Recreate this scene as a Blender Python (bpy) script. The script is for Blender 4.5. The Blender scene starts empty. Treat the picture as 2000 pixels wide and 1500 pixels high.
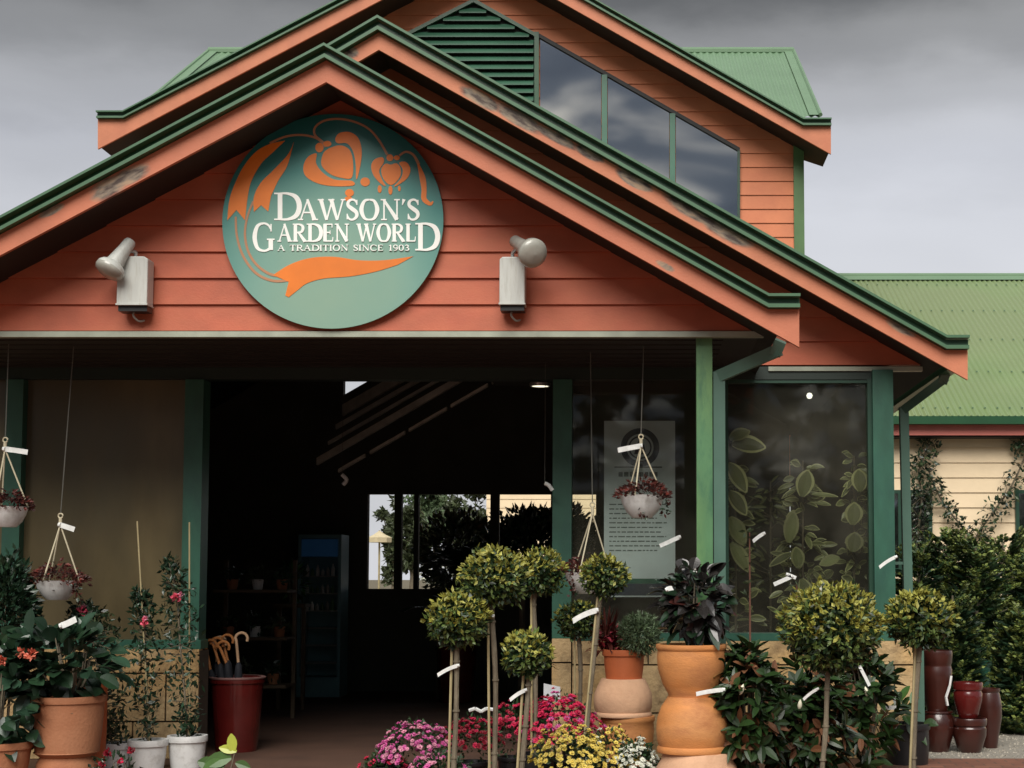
import bpy, math, random
from mathutils import Vector, Matrix
from mathutils.noise import noise as pnoise
random.seed(7)
SC = bpy.context.scene
COL = SC.collection
R = math.radians

# ------------------------------------------------------------------ camera
F, CX, CY, TH, EYE = 2957.0, 1255.0, 923.0, R(4.0), 1.5
cam_d = bpy.data.cameras.new("camera")
cam_d.sensor_width = 36.0
cam_d.lens = 36.0 * F / 2000.0
cam_d.shift_x = (1000 - CX) / 2000.0
cam_d.shift_y = (CY - 750) / 2000.0
cam_d.clip_start = 0.1
cam_d.clip_end = 3000
cam = bpy.data.objects.new("camera", cam_d)
cam.location = (0, 0, EYE)
cam.rotation_euler = (R(90) + TH, 0, 0)
COL.objects.link(cam)
SC.camera = cam
ST, CT = math.sin(TH), math.cos(TH)

# ------------------------------------------------------------------ world, sun, exposure
SC.view_settings.view_transform = 'Standard'
SC.view_settings.look = 'None'
SC.view_settings.gamma = 1.0
SC.view_settings.exposure = 0.0
SUN_EL, SUN_AZ = R(45), R(-174)      # azimuth measured from +Y, clockwise
w = bpy.data.worlds.new("World")
SC.world = w
w.use_nodes = True
nt = w.node_tree
nt.nodes.clear()
def N(tree, typ, **kw):
    n = tree.nodes.new(typ)
    for k, v in kw.items():
        setattr(n, k, v)
    return n
def math_n(tree, op, a, b=None, c=None, clamp=False):
    n = N(tree, 'ShaderNodeMath', operation=op, use_clamp=clamp)
    for i, v in enumerate((a, b, c)):
        if v is None: continue
        if isinstance(v, (int, float)): n.inputs[i].default_value = v
        else: tree.links.new(v, n.inputs[i])
    return n.outputs[0]
def ramp(tree, fac, stops, interp='LINEAR'):
    n = N(tree, 'ShaderNodeValToRGB')
    n.color_ramp.interpolation = interp
    e = n.color_ramp.elements
    while len(e) < len(stops): e.new(0.5)
    for i, (p, c) in enumerate(stops):
        e[i].position = p
        e[i].color = (c, c, c, 1) if isinstance(c, (int, float)) else (*c, 1)
    tree.links.new(fac, n.inputs[0])
    return n.outputs[0]
def mixc(tree, fac, a, b, mode='MIX'):
    n = N(tree, 'ShaderNodeMix', data_type='RGBA', blend_type=mode)
    for s, v in ((0, fac), (6, a), (7, b)):
        if isinstance(v, (int, float)): n.inputs[s].default_value = v
        elif isinstance(v, tuple): n.inputs[s].default_value = (*v, 1) if len(v) == 3 else v
        else: tree.links.new(v, n.inputs[s])
    return n.outputs[2]

tc = N(nt, 'ShaderNodeTexCoord')
sep = N(nt, 'ShaderNodeSeparateXYZ')
nt.links.new(tc.outputs['Generated'], sep.inputs[0])
sky = N(nt, 'ShaderNodeTexSky', sky_type='NISHITA', sun_disc=False)
sky.sun_elevation = SUN_EL
sky.sun_rotation = SUN_AZ
sky.air_density = 1.3; sky.dust_density = 2.0
X, Y, Z = sep.outputs
# cloud deck: direction projected onto a flat layer
zz = math_n(nt, 'MAXIMUM', Z, 0.02)
den = math_n(nt, 'ADD', zz, 0.12)
cmb = N(nt, 'ShaderNodeCombineXYZ')
nt.links.new(math_n(nt, 'DIVIDE', X, den), cmb.inputs[0])
nt.links.new(math_n(nt, 'DIVIDE', Y, den), cmb.inputs[1])
nz = N(nt, 'ShaderNodeTexNoise'); nz.inputs['Scale'].default_value = 1.6
nz.inputs['Detail'].default_value = 7; nz.inputs['Roughness'].default_value = 0.55
nt.links.new(cmb.outputs[0], nz.inputs['Vector'])
nzb = N(nt, 'ShaderNodeTexNoise'); nzb.inputs['Scale'].default_value = 3.6; nzb.inputs['Detail'].default_value = 6; nzb.inputs['Roughness'].default_value = .5; nzb.inputs['Distortion'].default_value = .4
nt.links.new(cmb.outputs[0], nzb.inputs['Vector'])
nz2 = N(nt, 'ShaderNodeTexNoise'); nz2.inputs['Scale'].default_value = 0.55
nz2.inputs['Detail'].default_value = 4
nt.links.new(cmb.outputs[0], nz2.inputs['Vector'])
# building side of the sky: soft even overcast, a heavy dark bank above 18 degrees
front_lum = ramp(nt, math_n(nt, 'ADD', Z, math_n(nt, 'MULTIPLY', math_n(nt, 'SUBTRACT', nz.outputs[0], .5), .10)),
    [(0.0, .70), (.18, .68), (.225, .67), (.27, .57), (.30, .46), (.335, .30), (.372, .13), (.44, .12), (.62, .55), (1.0, .75)], 'EASE')
soft = ramp(nt, nz2.outputs[0], [(.3, .86), (.7, 1.12)])
front_lum = mixc(nt, 1.0, front_lum, ramp(nt, math_n(nt, 'ADD', X, .5), [(.12, .95), (.5, .95), (.75, 1.10)]), 'MULTIPLY')
front_c = mixc(nt, 1.0, mixc(nt, 1.0, front_lum, soft, 'MULTIPLY'),
               ramp(nt, Z, [(.17, (.97, .985, 1.04)), (.27, (.95, .97, 1.05)), (.36, (1.0, 1.0, 1.0))]), 'MULTIPLY')
# sky behind the camera: broken cloud, blue-grey gaps, seen in the panes
back_c = ramp(nt, nzb.outputs[0], [(.36, (.05, .075, .12)), (.47, (.10, .13, .18)), (.53, (.38, .39, .40)), (.62, (.85, .82, .74))])
back_c = mixc(nt, 1.0, back_c, ramp(nt, Z, [(.0, 1.0), (.30, .9), (.5, 1.3), (.75, 1.8), (1.0, 1.8)]), 'MULTIPLY')
side = ramp(nt, math_n(nt, 'ADD', math_n(nt, 'MULTIPLY', Y, 0.5), 0.5), [(.42, 0.0), (.62, 1.0)])
cloud = mixc(nt, side, back_c, front_c)
cloud = mixc(nt, 1.0, cloud, (8, 8, 8), 'MULTIPLY')
skyc = mixc(nt, 0.05, cloud, sky.outputs[0])
bg = N(nt, 'ShaderNodeBackground'); bg.inputs[1].default_value = 0.125
out = N(nt, 'ShaderNodeOutputWorld')
nt.links.new(skyc, bg.inputs[0]); nt.links.new(bg.outputs[0], out.inputs[0])

sl = bpy.data.lights.new("sun", 'SUN'); sl.energy = 4.2; sl.angle = R(42); sl.color = (1.0, .95, .88)
so = bpy.data.objects.new("sun", sl)
sd = Vector((math.sin(SUN_AZ) * math.cos(SUN_EL), math.cos(SUN_AZ) * math.cos(SUN_EL), math.sin(SUN_EL)))
so.rotation_euler = (-sd).to_track_quat('-Z', 'Y').to_euler()
so.location = sd * 40
COL.objects.link(so)

# ------------------------------------------------------------------ helpers
def P(u, v, y):
    dx = (u - CX) / F; dy = -(v - CY) / F
    d = Vector((dx, CT - dy * ST, ST + dy * CT))
    return Vector((0, 0, EYE)) + d * (y / d.y)
def S(y): return F / y                     # about pixels per metre at depth y
class MB:
    def __init__(s): s.v = []; s.f = []; s.m = []
    def face(s, pts, m=0):
        b = len(s.v); s.v += [tuple(p) for p in pts]; s.f.append(tuple(range(b, b + len(pts)))); s.m.append(m)
    def box(s, lo, hi, m=0):
        x0, y0, z0 = lo; x1, y1, z1 = hi
        b = len(s.v)
        s.v += [(x0,y0,z0),(x1,y0,z0),(x1,y1,z0),(x0,y1,z0),(x0,y0,z1),(x1,y0,z1),(x1,y1,z1),(x0,y1,z1)]
        for q in ((0,3,2,1),(4,5,6,7),(0,1,5,4),(1,2,6,5),(2,3,7,6),(3,0,4,7)):
            s.f.append(tuple(b + i for i in q)); s.m.append(m)
    def prism(s, poly, y0, y1, m=0):
        "poly: list of (x, z); extruded from y0 (front) to y1"
        n = len(poly); b = len(s.v)
        a = sum(poly[i][0]*poly[(i+1)%n][1]-poly[(i+1)%n][0]*poly[i][1] for i in range(n))
        if a < 0: poly = poly[::-1]
        s.v += [(x, y0, z) for x, z in poly] + [(x, y1, z) for x, z in poly]
        s.f.append(tuple(b + i for i in range(n))); s.m.append(m)
        s.f.append(tuple(b + n + i for i in reversed(range(n)))); s.m.append(m)
        for i in range(n):
            j = (i + 1) % n
            s.f.append((b + j, b + i, b + n + i, b + n + j)); s.m.append(m)
    def tube(s, path, r, n=8, m=0, caps=True):
        path = [Vector(p) for p in path]
        rs = r if isinstance(r, (list, tuple)) else [r] * len(path)
        b = len(s.v); up = Vector((0.13, 0.31, 0.94)).normalized()
        for i, p in enumerate(path):
            t = (path[min(i + 1, len(path) - 1)] - path[max(i - 1, 0)]).normalized()
            a = t.cross(up)
            if a.length < 1e-3: a = t.cross(Vector((1, 0, 0)))
            a.normalize(); c = t.cross(a).normalized()
            for k in range(n):
                g = 2 * math.pi * k / n
                s.v.append(tuple(p + (a * math.cos(g) + c * math.sin(g)) * rs[i]))
        for i in range(len(path) - 1):
            for k in range(n):
                k2 = (k + 1) % n
                s.f.append((b+i*n+k, b+i*n+k2, b+(i+1)*n+k2, b+(i+1)*n+k)); s.m.append(m)
        if caps:
            s.f.append(tuple(b + k for k in reversed(range(n)))); s.m.append(m)
            e = b + (len(path) - 1) * n
            s.f.append(tuple(e + k for k in range(n))); s.m.append(m)
    def lathe(s, c, prof, n=40, m=0, axis=None, wob=0.0):
        "prof: list of (r, z)"
        b = len(s.v); rot = axis or Matrix.Identity(3)
        for i, (r, z) in enumerate(prof):
            for k in range(n):
                g = 2 * math.pi * k / n
                rr = r * (1 + wob * pnoise(Vector((math.cos(g) * 1.3, math.sin(g) * 1.3, z * 4 + c[0]))))
                q = rot @ Vector((rr * math.cos(g), rr * math.sin(g), z))
                s.v.append((c[0] + q.x, c[1] + q.y, c[2] + q.z))
        for i in range(len(prof) - 1):
            for k in range(n):
                k2 = (k + 1) % n
                s.f.append((b+i*n+k, b+i*n+k2, b+(i+1)*n+k2, b+(i+1)*n+k)); s.m.append(m)
    def leaf(s, p, d, L, W, m=0, nrm=None, fold=0.18, droop=0.0):
        d = d.normalized()
        nn = nrm if nrm is not None else rnd_dir()
        side = d.cross(nn)
        if side.length < 1e-3: side = d.cross(Vector((.3, .5, .8)))
        side.normalize(); up = side.cross(d).normalized()
        b = len(s.v)
        mid = p + d * L * .5 - up * W * fold
        tip = p + d * L - Vector((0, 0, droop * L))
        for q in (p, p + d*L*.45 + side*W*.5, mid, p + d*L*.45 - side*W*.5, tip):
            s.v.append(tuple(q))
        s.f.append((b, b+1, b+4, b+2)); s.f.append((b, b+2, b+4, b+3)); s.m += [m, m]
    def leaf2(s, p, d, L, W, m=0, nrm=None, droop=.25, seg=5, edge=None):
        "a long or broad leaf of several segments with a curved midrib"
        d = d.normalized(); nn = nrm if nrm is not None else Vector((0, 0, 1))
        side = d.cross(nn)
        if side.length < 1e-3: side = Vector((1, 0, 0))
        side.normalize(); up = side.cross(d).normalized()
        b = len(s.v)
        for i in range(seg + 1):
            t = i / seg
            c = p + d * L * t - Vector((0, 0, 1)) * droop * L * t * t
            wv = W * .5 * (math.sin(math.pi * min(1, t * .93 + .05)) ** .75) + .0005
            s.v += [tuple(c + side * wv + up * wv * .25), tuple(c), tuple(c - side * wv + up * wv * .25)]
        for i in range(seg):
            a = b + i * 3
            s.f.append((a, a+1, a+4, a+3)); s.f.append((a+1, a+2, a+5, a+4)); s.m += [m, m]
    def build(s, name, mats, parent=None, smooth=False, **tg):
        me = bpy.data.meshes.new(name)
        off = Vector(parent_world(parent)) if parent else Vector((0, 0, 0))
        me.from_pydata([(a - off.x, b - off.y, c - off.z) for a, b, c in s.v], [], s.f)
        if not isinstance(mats, (list, tuple)): mats = [mats]
        for mm in mats: me.materials.append(mm)
        me.polygons.foreach_set('material_index', s.m)
        if smooth:
            me.polygons.foreach_set('use_smooth', [True] * len(me.polygons))
            try: me.set_sharp_from_angle(angle=R(38))
            except Exception: pass
        me.update()
        o = bpy.data.objects.new(name, me)
        COL.objects.link(o)
        if parent: o.parent = parent
        for k, v in tg.items(): o[k] = v
        return o
def parent_world(o):
    p = Vector((0, 0, 0))
    while o: p += Vector(o.location); o = o.parent
    return p
def rnd_dir():
    while True:
        v = Vector((random.uniform(-1, 1), random.uniform(-1, 1), random.uniform(-1, 1)))
        if .05 < v.length < 1: return v.normalized()
def thing(name, label, cat, loc=(0, 0, 0), group=None):
    o = bpy.data.objects.new(name, None); o.empty_display_size = .1
    COL.objects.link(o); o.location = loc; o['label'] = label; o['category'] = cat
    if group: o['group'] = group
    return o
def U(a, b): return random.uniform(a, b)

# ------------------------------------------------------------------ materials
MATS = {}
def pbr(name, color, rough=.6, var=.12, scale=6.0, bump=0.0, bscale=40.0, spec=.5, metal=0.0, stretch=None,
        dirt=None, dirt_amt=.0, dirt_scale=3.0, island=0.0, coat=0.0, blobs=None, blob_col=None, emit=0.0, hue2=None):
    if name in MATS: return MATS[name]
    m = bpy.data.materials.new(name); m.use_nodes = True; t = m.node_tree
    b = t.nodes['Principled BSDF']
    g = N(t, 'ShaderNodeNewGeometry')
    mp = N(t, 'ShaderNodeMapping')
    if stretch: mp.inputs['Scale'].default_value = stretch
    t.links.new(g.outputs['Position'], mp.inputs[0])
    nzz = N(t, 'ShaderNodeTexNoise'); nzz.inputs['Scale'].default_value = scale; nzz.inputs['Detail'].default_value = 6
    t.links.new(mp.outputs[0], nzz.inputs['Vector'])
    f = ramp(t, nzz.outputs[0], [(.28, 1 - var), (.72, 1 + var)])
    c = mixc(t, 1.0, (*color, 1), f, 'MULTIPLY')
    if hue2:
        n3 = N(t, 'ShaderNodeTexNoise'); n3.inputs['Scale'].default_value = scale * .35; n3.inputs['Detail'].default_value = 4
        t.links.new(mp.outputs[0], n3.inputs['Vector'])
        c = mixc(t, ramp(t, n3.outputs[0], [(.42, 0.0), (.62, .85)]), c, (*hue2, 1))
    if island:
        rr = ramp(t, g.outputs['Random Per Island'], [(0, 1 - island), (1, 1 + island)])
        c = mixc(t, 1.0, c, rr, 'MULTIPLY')
    if dirt:
        n2 = N(t, 'ShaderNodeTexNoise'); n2.inputs['Scale'].default_value = dirt_scale; n2.inputs['Detail'].default_value = 8
        n2.inputs['Roughness'].default_value = .65
        t.links.new(mp.outputs[0], n2.inputs['Vector'])
        fm = ramp(t, n2.outputs[0], [(.50, 0.0), (.72, dirt_amt)])
        c = mixc(t, fm, c, (*dirt, 1))
    if blobs:
        # weathered, peeled patches: (centre, half length along x-z slope, half width)
        acc = None
        for (bx, bz, sl_, hl, hw) in blobs:
            ang = math.atan(sl_)
            m2 = N(t, 'ShaderNodeMapping', vector_type='TEXTURE')
            m2.inputs['Location'].default_value = (bx, 0, bz); m2.inputs['Rotation'].default_value = (0, -ang, 0)
            m2.inputs['Scale'].default_value = (hl, 1000, hw)
            t.links.new(g.outputs['Position'], m2.inputs[0])
            ln = N(t, 'ShaderNodeVectorMath', operation='LENGTH'); t.links.new(m2.outputs[0], ln.inputs[0])
            v = math_n(t, 'SUBTRACT', 1.0, ln.outputs['Value'], clamp=True)
            acc = v if acc is None else math_n(t, 'MAXIMUM', acc, v)
        n4 = N(t, 'ShaderNodeTexNoise'); n4.inputs['Scale'].default_value = 8; n4.inputs['Detail'].default_value = 9
        n4.inputs['Roughness'].default_value = .7
        m4 = N(t, 'ShaderNodeMapping', vector_type='TEXTURE')
        m4.inputs['Rotation'].default_value = (0, -math.atan(blobs[0][2]), 0); m4.inputs['Scale'].default_value = (3.2, 1, .9)
        t.links.new(g.outputs['Position'], m4.inputs[0])
        t.links.new(m4.outputs[0], n4.inputs['Vector'])
        vv = math_n(t, 'MULTIPLY', math_n(t, 'POWER', acc, .5), math_n(t, 'MULTIPLY', n4.outputs[0], 1.8))
        n5 = N(t, 'ShaderNodeTexNoise'); n5.inputs['Scale'].default_value = 24; n5.inputs['Detail'].default_value = 5
        t.links.new(m4.outputs[0], n5.inputs['Vector'])
        bc = ramp(t, n5.outputs[0], [(.38, (.05, .04, .035)), (.52, (.20, .17, .13)), (.66, (.36, .25, .16))])
        c = mixc(t, ramp(t, vv, [(.27, 0.0), (.55, .95)]), c, bc)
    t.links.new(c, b.inputs['Base Color'])
    b.inputs['Roughness'].default_value = rough
    b.inputs['Metallic'].default_value = metal
    b.inputs['Specular IOR Level'].default_value = spec
    if coat: b.inputs['Coat Weight'].default_value = coat; b.inputs['Coat Roughness'].default_value = .1
    if emit:
        b.inputs['Emission Color'].default_value = (*color, 1); b.inputs['Emission Strength'].default_value = emit
    if bump:
        bn = N(t, 'ShaderNodeTexNoise'); bn.inputs['Scale'].default_value = bscale; bn.inputs['Detail'].default_value = 5
        t.links.new(mp.outputs[0], bn.inputs['Vector'])
        bp = N(t, 'ShaderNodeBump'); bp.inputs['Strength'].default_value = bump; bp.inputs['Distance'].default_value = .02
        t.links.new(bn.outputs[0], bp.inputs['Height']); t.links.new(bp.outputs[0], b.inputs['Normal'])
    MATS[name] = m
    return m

Y1, Y2, Y3 = 11.16, 12.86, 21.1
F1, F2, F3 = Y1 - .52, Y2 - .58, Y3 - .62      # bargeboard planes
def xz(u, v, y): p = P(u, v, y); return (p.x, p.z)
def blob(u, v, y, hl, hw, sl): x, z = xz(u, v, y); return (x, z, sl, hl / S(y), hw / S(y))
barge_blobs = [blob(940, 195, F2, 60, 16, -.56), blob(1015, 232, F2, 75, 18, -.56), blob(1080, 265, F2, 70, 12, -.56),
    blob(1240, 350, F2, 50, 18, -.56), blob(1350, 405, F2, 75, 24, -.56), blob(1420, 450, F2, 70, 24, -.56),
    blob(680, 102, F2, 26, 16, -.2), blob(1150, 300, F2, 40, 12, -.56), blob(1760, 640, F2, 40, 12, -.56), blob(1555, 510, F2, 30, 8, -.56)]
barge_blobs1 = [blob(212, 368, F1, 50, 26, .55), blob(250, 345, F1, 60, 20, .5), blob(100, 412, F1, 34, 10, .5), blob(1300, 520, F1, 26, 8, -.56)]
paint_barge = pbr('salmon_bargeboard_paint', (.54, .19, .098), .62, .10, 5, .10, 60, blobs=barge_blobs, dirt=(.45, .13, .07), dirt_amt=.45, dirt_scale=2.2)
paint_barge1 = pbr('salmon_porch_bargeboard_paint', (.50, .165, .088), .62, .10, 5, .10, 60, blobs=barge_blobs1, dirt=(.45, .13, .07), dirt_amt=.4, dirt_scale=2.5)
paint_board = pbr('terracotta_weatherboard_paint', (.42, .098, .046), .62, .16, 3.0, .08, 50, stretch=(1, 1, 1.6), dirt=(.46, .135, .06), dirt_amt=.6, dirt_scale=1.3, island=.07)
paint_board3 = pbr('orange_weatherboard_paint', (.56, .185, .082), .65, .12, 2.5, .08, 40, dirt=(.40, .10, .05), dirt_amt=.4, dirt_scale=1.0, island=.05)
green_dark = pbr('green_gutter_paint', (.010, .062, .024), .35, .10, 3)
green_lite = pbr('pale_green_lip_paint', (.055, .135, .070), .45, .12, 5)  # gutter lips in a paler green than the recess between them
green_post = pbr('green_post_paint', (.075, .19, .085), .45, .15, 2.0, .05, 40, stretch=(3, 3, .8), hue2=(.13, .255, .085), dirt=(.02, .10, .06), dirt_amt=.7, dirt_scale=5)
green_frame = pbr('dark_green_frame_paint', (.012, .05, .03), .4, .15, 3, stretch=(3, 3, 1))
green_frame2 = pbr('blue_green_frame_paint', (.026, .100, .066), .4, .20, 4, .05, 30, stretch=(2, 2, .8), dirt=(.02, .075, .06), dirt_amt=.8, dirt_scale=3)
pipe_mat = pbr('grey_green_pipe_paint', (.075, .15, .115), .35, .1, 4)
roof_mat = pbr('green_corrugated_roof', (.17, .245, .105), .45, .08, 1.2, stretch=(1, 1, 1), hue2=(.185, .235, .115))
roof_mat_up = pbr('green_upper_roof_steel', (.125, .215, .125), .5, .08, 1.2)
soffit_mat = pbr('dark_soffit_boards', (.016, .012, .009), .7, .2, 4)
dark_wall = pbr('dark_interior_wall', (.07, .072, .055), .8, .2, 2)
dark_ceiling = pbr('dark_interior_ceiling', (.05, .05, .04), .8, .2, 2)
rafter_mat = pbr('grey_rafter_steel', (.40, .39, .33), .5, .3, 7)
trim_mat = pbr('grey_flashing', (.32, .35, .28), .4, .2, 6)
cream_mat = pbr('cream_weatherboard_paint', (.74, .59, .39), .6, .06, 3, .05, 40)
stone_mat = pbr('limestone_block', (.46, .30, .13), .85, .22, 7, .6, 28, hue2=(.50, .36, .19), dirt=(.10, .06, .03), dirt_amt=.7, dirt_scale=6, island=.12)
mortar = pbr('dark_mortar', (.06, .045, .03), .9, .2, 10)
brown_glass = pbr('olive_brown_window_film', (.115, .090, .045), .28, .45, 1.6, stretch=(1.6, 1, .6), hue2=(.085, .078, .05))
terra = pbr('terracotta', (.54, .215, .062), .75, .16, 5, .2, 60, stretch=(1, 1, 2.2), hue2=(.57, .27, .10), dirt=(.36, .13, .045), dirt_amt=.8, dirt_scale=3.5)
terra_dk = pbr('old_terracotta', (.34, .13, .058), .8, .22, 6, .2, 50, hue2=(.38, .17, .085), dirt=(.28, .10, .045), dirt_amt=.6, dirt_scale=4)
terra_pale = pbr('pale_lime_bloomed_terracotta', (.60, .36, .22), .85, .12, 6, .2, 50, dirt=(.42, .22, .12), dirt_amt=.5, dirt_scale=7)
terra_red = pbr('orange_red_clay', (.46, .115, .035), .7, .1, 6, .1, 50)
glaze_red = pbr('red_glaze', (.085, .008, .007), .18, .2, 5, spec=.6, coat=.3)
glaze_dark = pbr('dark_oxblood_glaze', (.040, .009, .006), .28, .25, 6, spec=.6, coat=.4)
white_pl = pbr('white_plastic', (.68, .69, .68), .45, .1, 8, dirt=(.30, .29, .25), dirt_amt=.5, dirt_scale=14)
white_tag = pbr('white_tag_plastic', (.72, .74, .72), .4, .14, 30)
lamp_white = pbr('grey_white_enamel', (.50, .52, .49), .4, .10, 7, stretch=(4, 4, .6), dirt=(.30, .28, .22), dirt_amt=.5, dirt_scale=9)
lamp_grey = pbr('grey_cast_metal', (.30, .29, .26), .42, .2, 9, metal=.25)
lens_mat = pbr('frosted_lamp_lens', (.34, .34, .30), .22, .12, 12, spec=.7)
black_pl = pbr('black_nursery_plastic', (.012, .012, .013), .4, .1, 8)
bark = pbr('grey_brown_bark', (.15, .125, .085), .85, .3, 20, .5, 60, stretch=(1, 1, .3))
bamboo = pbr('tan_bamboo_stake', (.36, .30, .16), .6, .2, 8)
rope = pbr('cream_hanger_cord', (.52, .47, .33), .7, .1, 20)
wire_mat = pbr('dull_suspension_wire', (.10, .10, .085), .5, .1, 20)
soil = pbr('dark_potting_mix', (.02, .014, .010), .95, .4, 60, .5, 80)
cane_mat = pbr('varnished_cane', (.42, .17, .055), .3, .2, 12)
cane_pale = pbr('pale_cane', (.46, .30, .18), .35, .15, 12)
umbrella_cloth = pbr('black_umbrella_cloth', (.012, .014, .02), .8, .2, 12)
steel = pbr('bright_steel', (.5, .5, .5), .3, .1, 8, metal=.6)
def leafm(name, c, rough=.42, isl=.35, spec=.45): return pbr(name, c, rough, .15, 9, island=isl, spec=spec)
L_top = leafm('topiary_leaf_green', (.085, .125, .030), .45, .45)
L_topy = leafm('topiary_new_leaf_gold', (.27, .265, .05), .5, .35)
L_topd = leafm('topiary_dark_leaf', (.018, .040, .014), .4, .4)  # darker leaf that fills the crown's core and mixes into its shell
L_dark = leafm('camellia_leaf', (.014, .034, .016), .3, .45)
L_beg = leafm('broad_dark_leaf', (.022, .052, .030), .32, .4)
L_mag = leafm('magnolia_leaf', (.018, .042, .011), .36, .45, .45)
L_magb = leafm('magnolia_leaf_underside', (.13, .052, .020), .7, .35)
L_red = leafm('burgundy_leaf', (.060, .014, .010), .45, .45)
L_redb = leafm('bright_burgundy_leaf', (.34, .045, .065), .42, .4)
L_blk = leafm('black_red_rubber_leaf', (.020, .018, .017), .25, .5, .6)
L_var = leafm('variegated_rubber_leaf', (.44, .45, .22), .35, .4)
L_var2 = leafm('olive_rubber_leaf', (.17, .19, .08), .35, .4)
L_mum = leafm('chrysanthemum_leaf', (.020, .050, .016), .5, .4)
L_con = leafm('conifer_sprig', (.040, .078, .022), .55, .5)
L_cony = leafm('conifer_tip', (.16, .20, .045), .55, .4)
L_vine = leafm('vine_leaf', (.045, .070, .030), .45, .4)
L_lime = leafm('yellow_green_leaf', (.36, .40, .06), .35, .3)
L_rose = leafm('rosemary_grey_green', (.075, .115, .055), .5, .4)
L_tree = leafm('tree_leaf', (.045, .060, .025), .5, .4)
PK = leafm('pink_petal', (.52, .09, .28), .5, .45); PKp = leafm('pale_pink_petal', (.62, .26, .36), .5, .3)
CR = leafm('crimson_petal', (.52, .018, .075), .5, .4); DR = leafm('dark_red_petal', (.24, .010, .025), .5, .4)
YE = leafm('yellow_petal', (.72, .58, .13), .5, .25); WH = leafm('white_petal', (.70, .72, .62), .5, .2)
CAM = leafm('camellia_pink_petal', (.62, .10, .16), .5, .4); ORF = leafm('salmon_petal', (.50, .13, .08), .5, .4)

def glass_mat(name, tint=(.93, .95, .91), haze=.085):
    m = bpy.data.materials.new(name); m.use_nodes = True; t = m.node_tree; t.nodes.clear()
    tr = N(t, 'ShaderNodeBsdfTransparent'); tr.inputs[0].default_value = (*tint, 1)
    gl = N(t, 'ShaderNodeBsdfGlossy'); gl.inputs[1].default_value = .03
    fr = N(t, 'ShaderNodeFresnel'); fr.inputs[0].default_value = 1.5
    mx = N(t, 'ShaderNodeMixShader'); t.links.new(fr.outputs[0], mx.inputs[0])
    t.links.new(tr.outputs[0], mx.inputs[1]); t.links.new(gl.outputs[0], mx.inputs[2])
    df = N(t, 'ShaderNodeBsdfDiffuse'); df.inputs[0].default_value = (.4, .38, .3, 1)  # pale diffuse veil painted in for the haze of reflected light
    mx2 = N(t, 'ShaderNodeMixShader')
    nn = N(t, 'ShaderNodeTexNoise'); nn.inputs['Scale'].default_value = 2.2; nn.inputs['Detail'].default_value = 5
    gg = N(t, 'ShaderNodeNewGeometry'); t.links.new(gg.outputs['Position'], nn.inputs['Vector'])
    t.links.new(ramp(t, nn.outputs[0], [(.4, haze * .3), (.7, haze)]), mx2.inputs[0])
    t.links.new(mx.outputs[0], mx2.inputs[1]); t.links.new(df.outputs[0], mx2.inputs[2])
    o = N(t, 'ShaderNodeOutputMaterial'); t.links.new(mx2.outputs[0], o.inputs[0])
    return m
glass = glass_mat('hazed_shop_glass')
glass_up = bpy.data.materials.new('dark_reflective_glass'); glass_up.use_nodes = True
_b = glass_up.node_tree.nodes['Principled BSDF']
_b.inputs['Base Color'].default_value = (.01, .012, .014, 1); _b.inputs['Roughness'].default_value = .03
_b.inputs['Metallic'].default_value = 0; _b.inputs['IOR'].default_value = 3.6; _b.inputs['Specular IOR Level'].default_value = .9

# ------------------------------------------------------------------ ground
def paving_mat():
    m = bpy.data.materials.new('red_brick_paving'); m.use_nodes = True; t = m.node_tree; b = t.nodes['Principled BSDF']
    g = N(t, 'ShaderNodeNewGeometry')
    br = N(t, 'ShaderNodeTexBrick'); br.inputs['Scale'].default_value = 1.0
    br.inputs['Brick Width'].default_value = .23; br.inputs['Row Height'].default_value = .115
    br.inputs['Mortar Size'].default_value = .006
    br.inputs['Color1'].default_value = (.20, .080, .045, 1); br.inputs['Color2'].default_value = (.15, .055, .032, 1)
    br.inputs['Mortar'].default_value = (.07, .045, .03, 1)
    t.links.new(g.outputs['Position'], br.inputs['Vector'])
    n = N(t, 'ShaderNodeTexNoise'); n.inputs['Scale'].default_value = 3; n.inputs['Detail'].default_value = 6
    t.links.new(g.outputs['Position'], n.inputs['Vector'])
    c = mixc(t, 1.0, br.outputs[0], ramp(t, n.outputs[0], [(.3, .75), (.7, 1.2)]), 'MULTIPLY')
    t.links.new(c, b.inputs['Base Color']); b.inputs['Roughness'].default_value = .8
    bp = N(t, 'ShaderNodeBump'); bp.inputs['Strength'].default_value = .5; bp.inputs['Distance'].default_value = .006
    t.links.new(br.outputs['Fac'], bp.inputs['Height']); bp.invert = True
    t.links.new(bp.outputs[0], b.inputs['Normal'])
    return m
def sheet(name, x0, x1, y0, y1, z, mat):
    b = MB(); b.face([(x0, y0, z), (x1, y0, z), (x1, y1, z), (x0, y1, z)])
    return b.build(name, mat, kind='structure')
sheet('ground', -900, 900, -900, 1500, -.008, pbr('dry_earth', (.12, .10, .06), .9, .3, .5))
pm = paving_mat()
sheet('paving', -12, 14, -12, 11.95, 0.0, pm)
sheet('paving', 2.2, 14, 11.95, 12.78, 0.0, pm)
sheet('shop_and_shaded_porch_floor', -8.5, 2.2, 11.95, 20.3, 0.0, pbr('brown_concrete_and_porch_shade', (.085, .042, .026), .75, .25, 2, .1, 30))  # dark floor also runs out under the porch, its colour giving the porch shade
gravel_m = pbr('grey_gravel', (.25, .225, .185), .9, .45, 60, 1.0, 70, hue2=(.30, .28, .24))
sheet('gravel', 2.2, 14, 12.78, 20.8, 0.0, gravel_m)
sheet('rear_path', -20, 16, 20.3, 60, 0.002, pbr('pale_rear_paving', (.26, .23, .17), .85, .2, 3))
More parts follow.
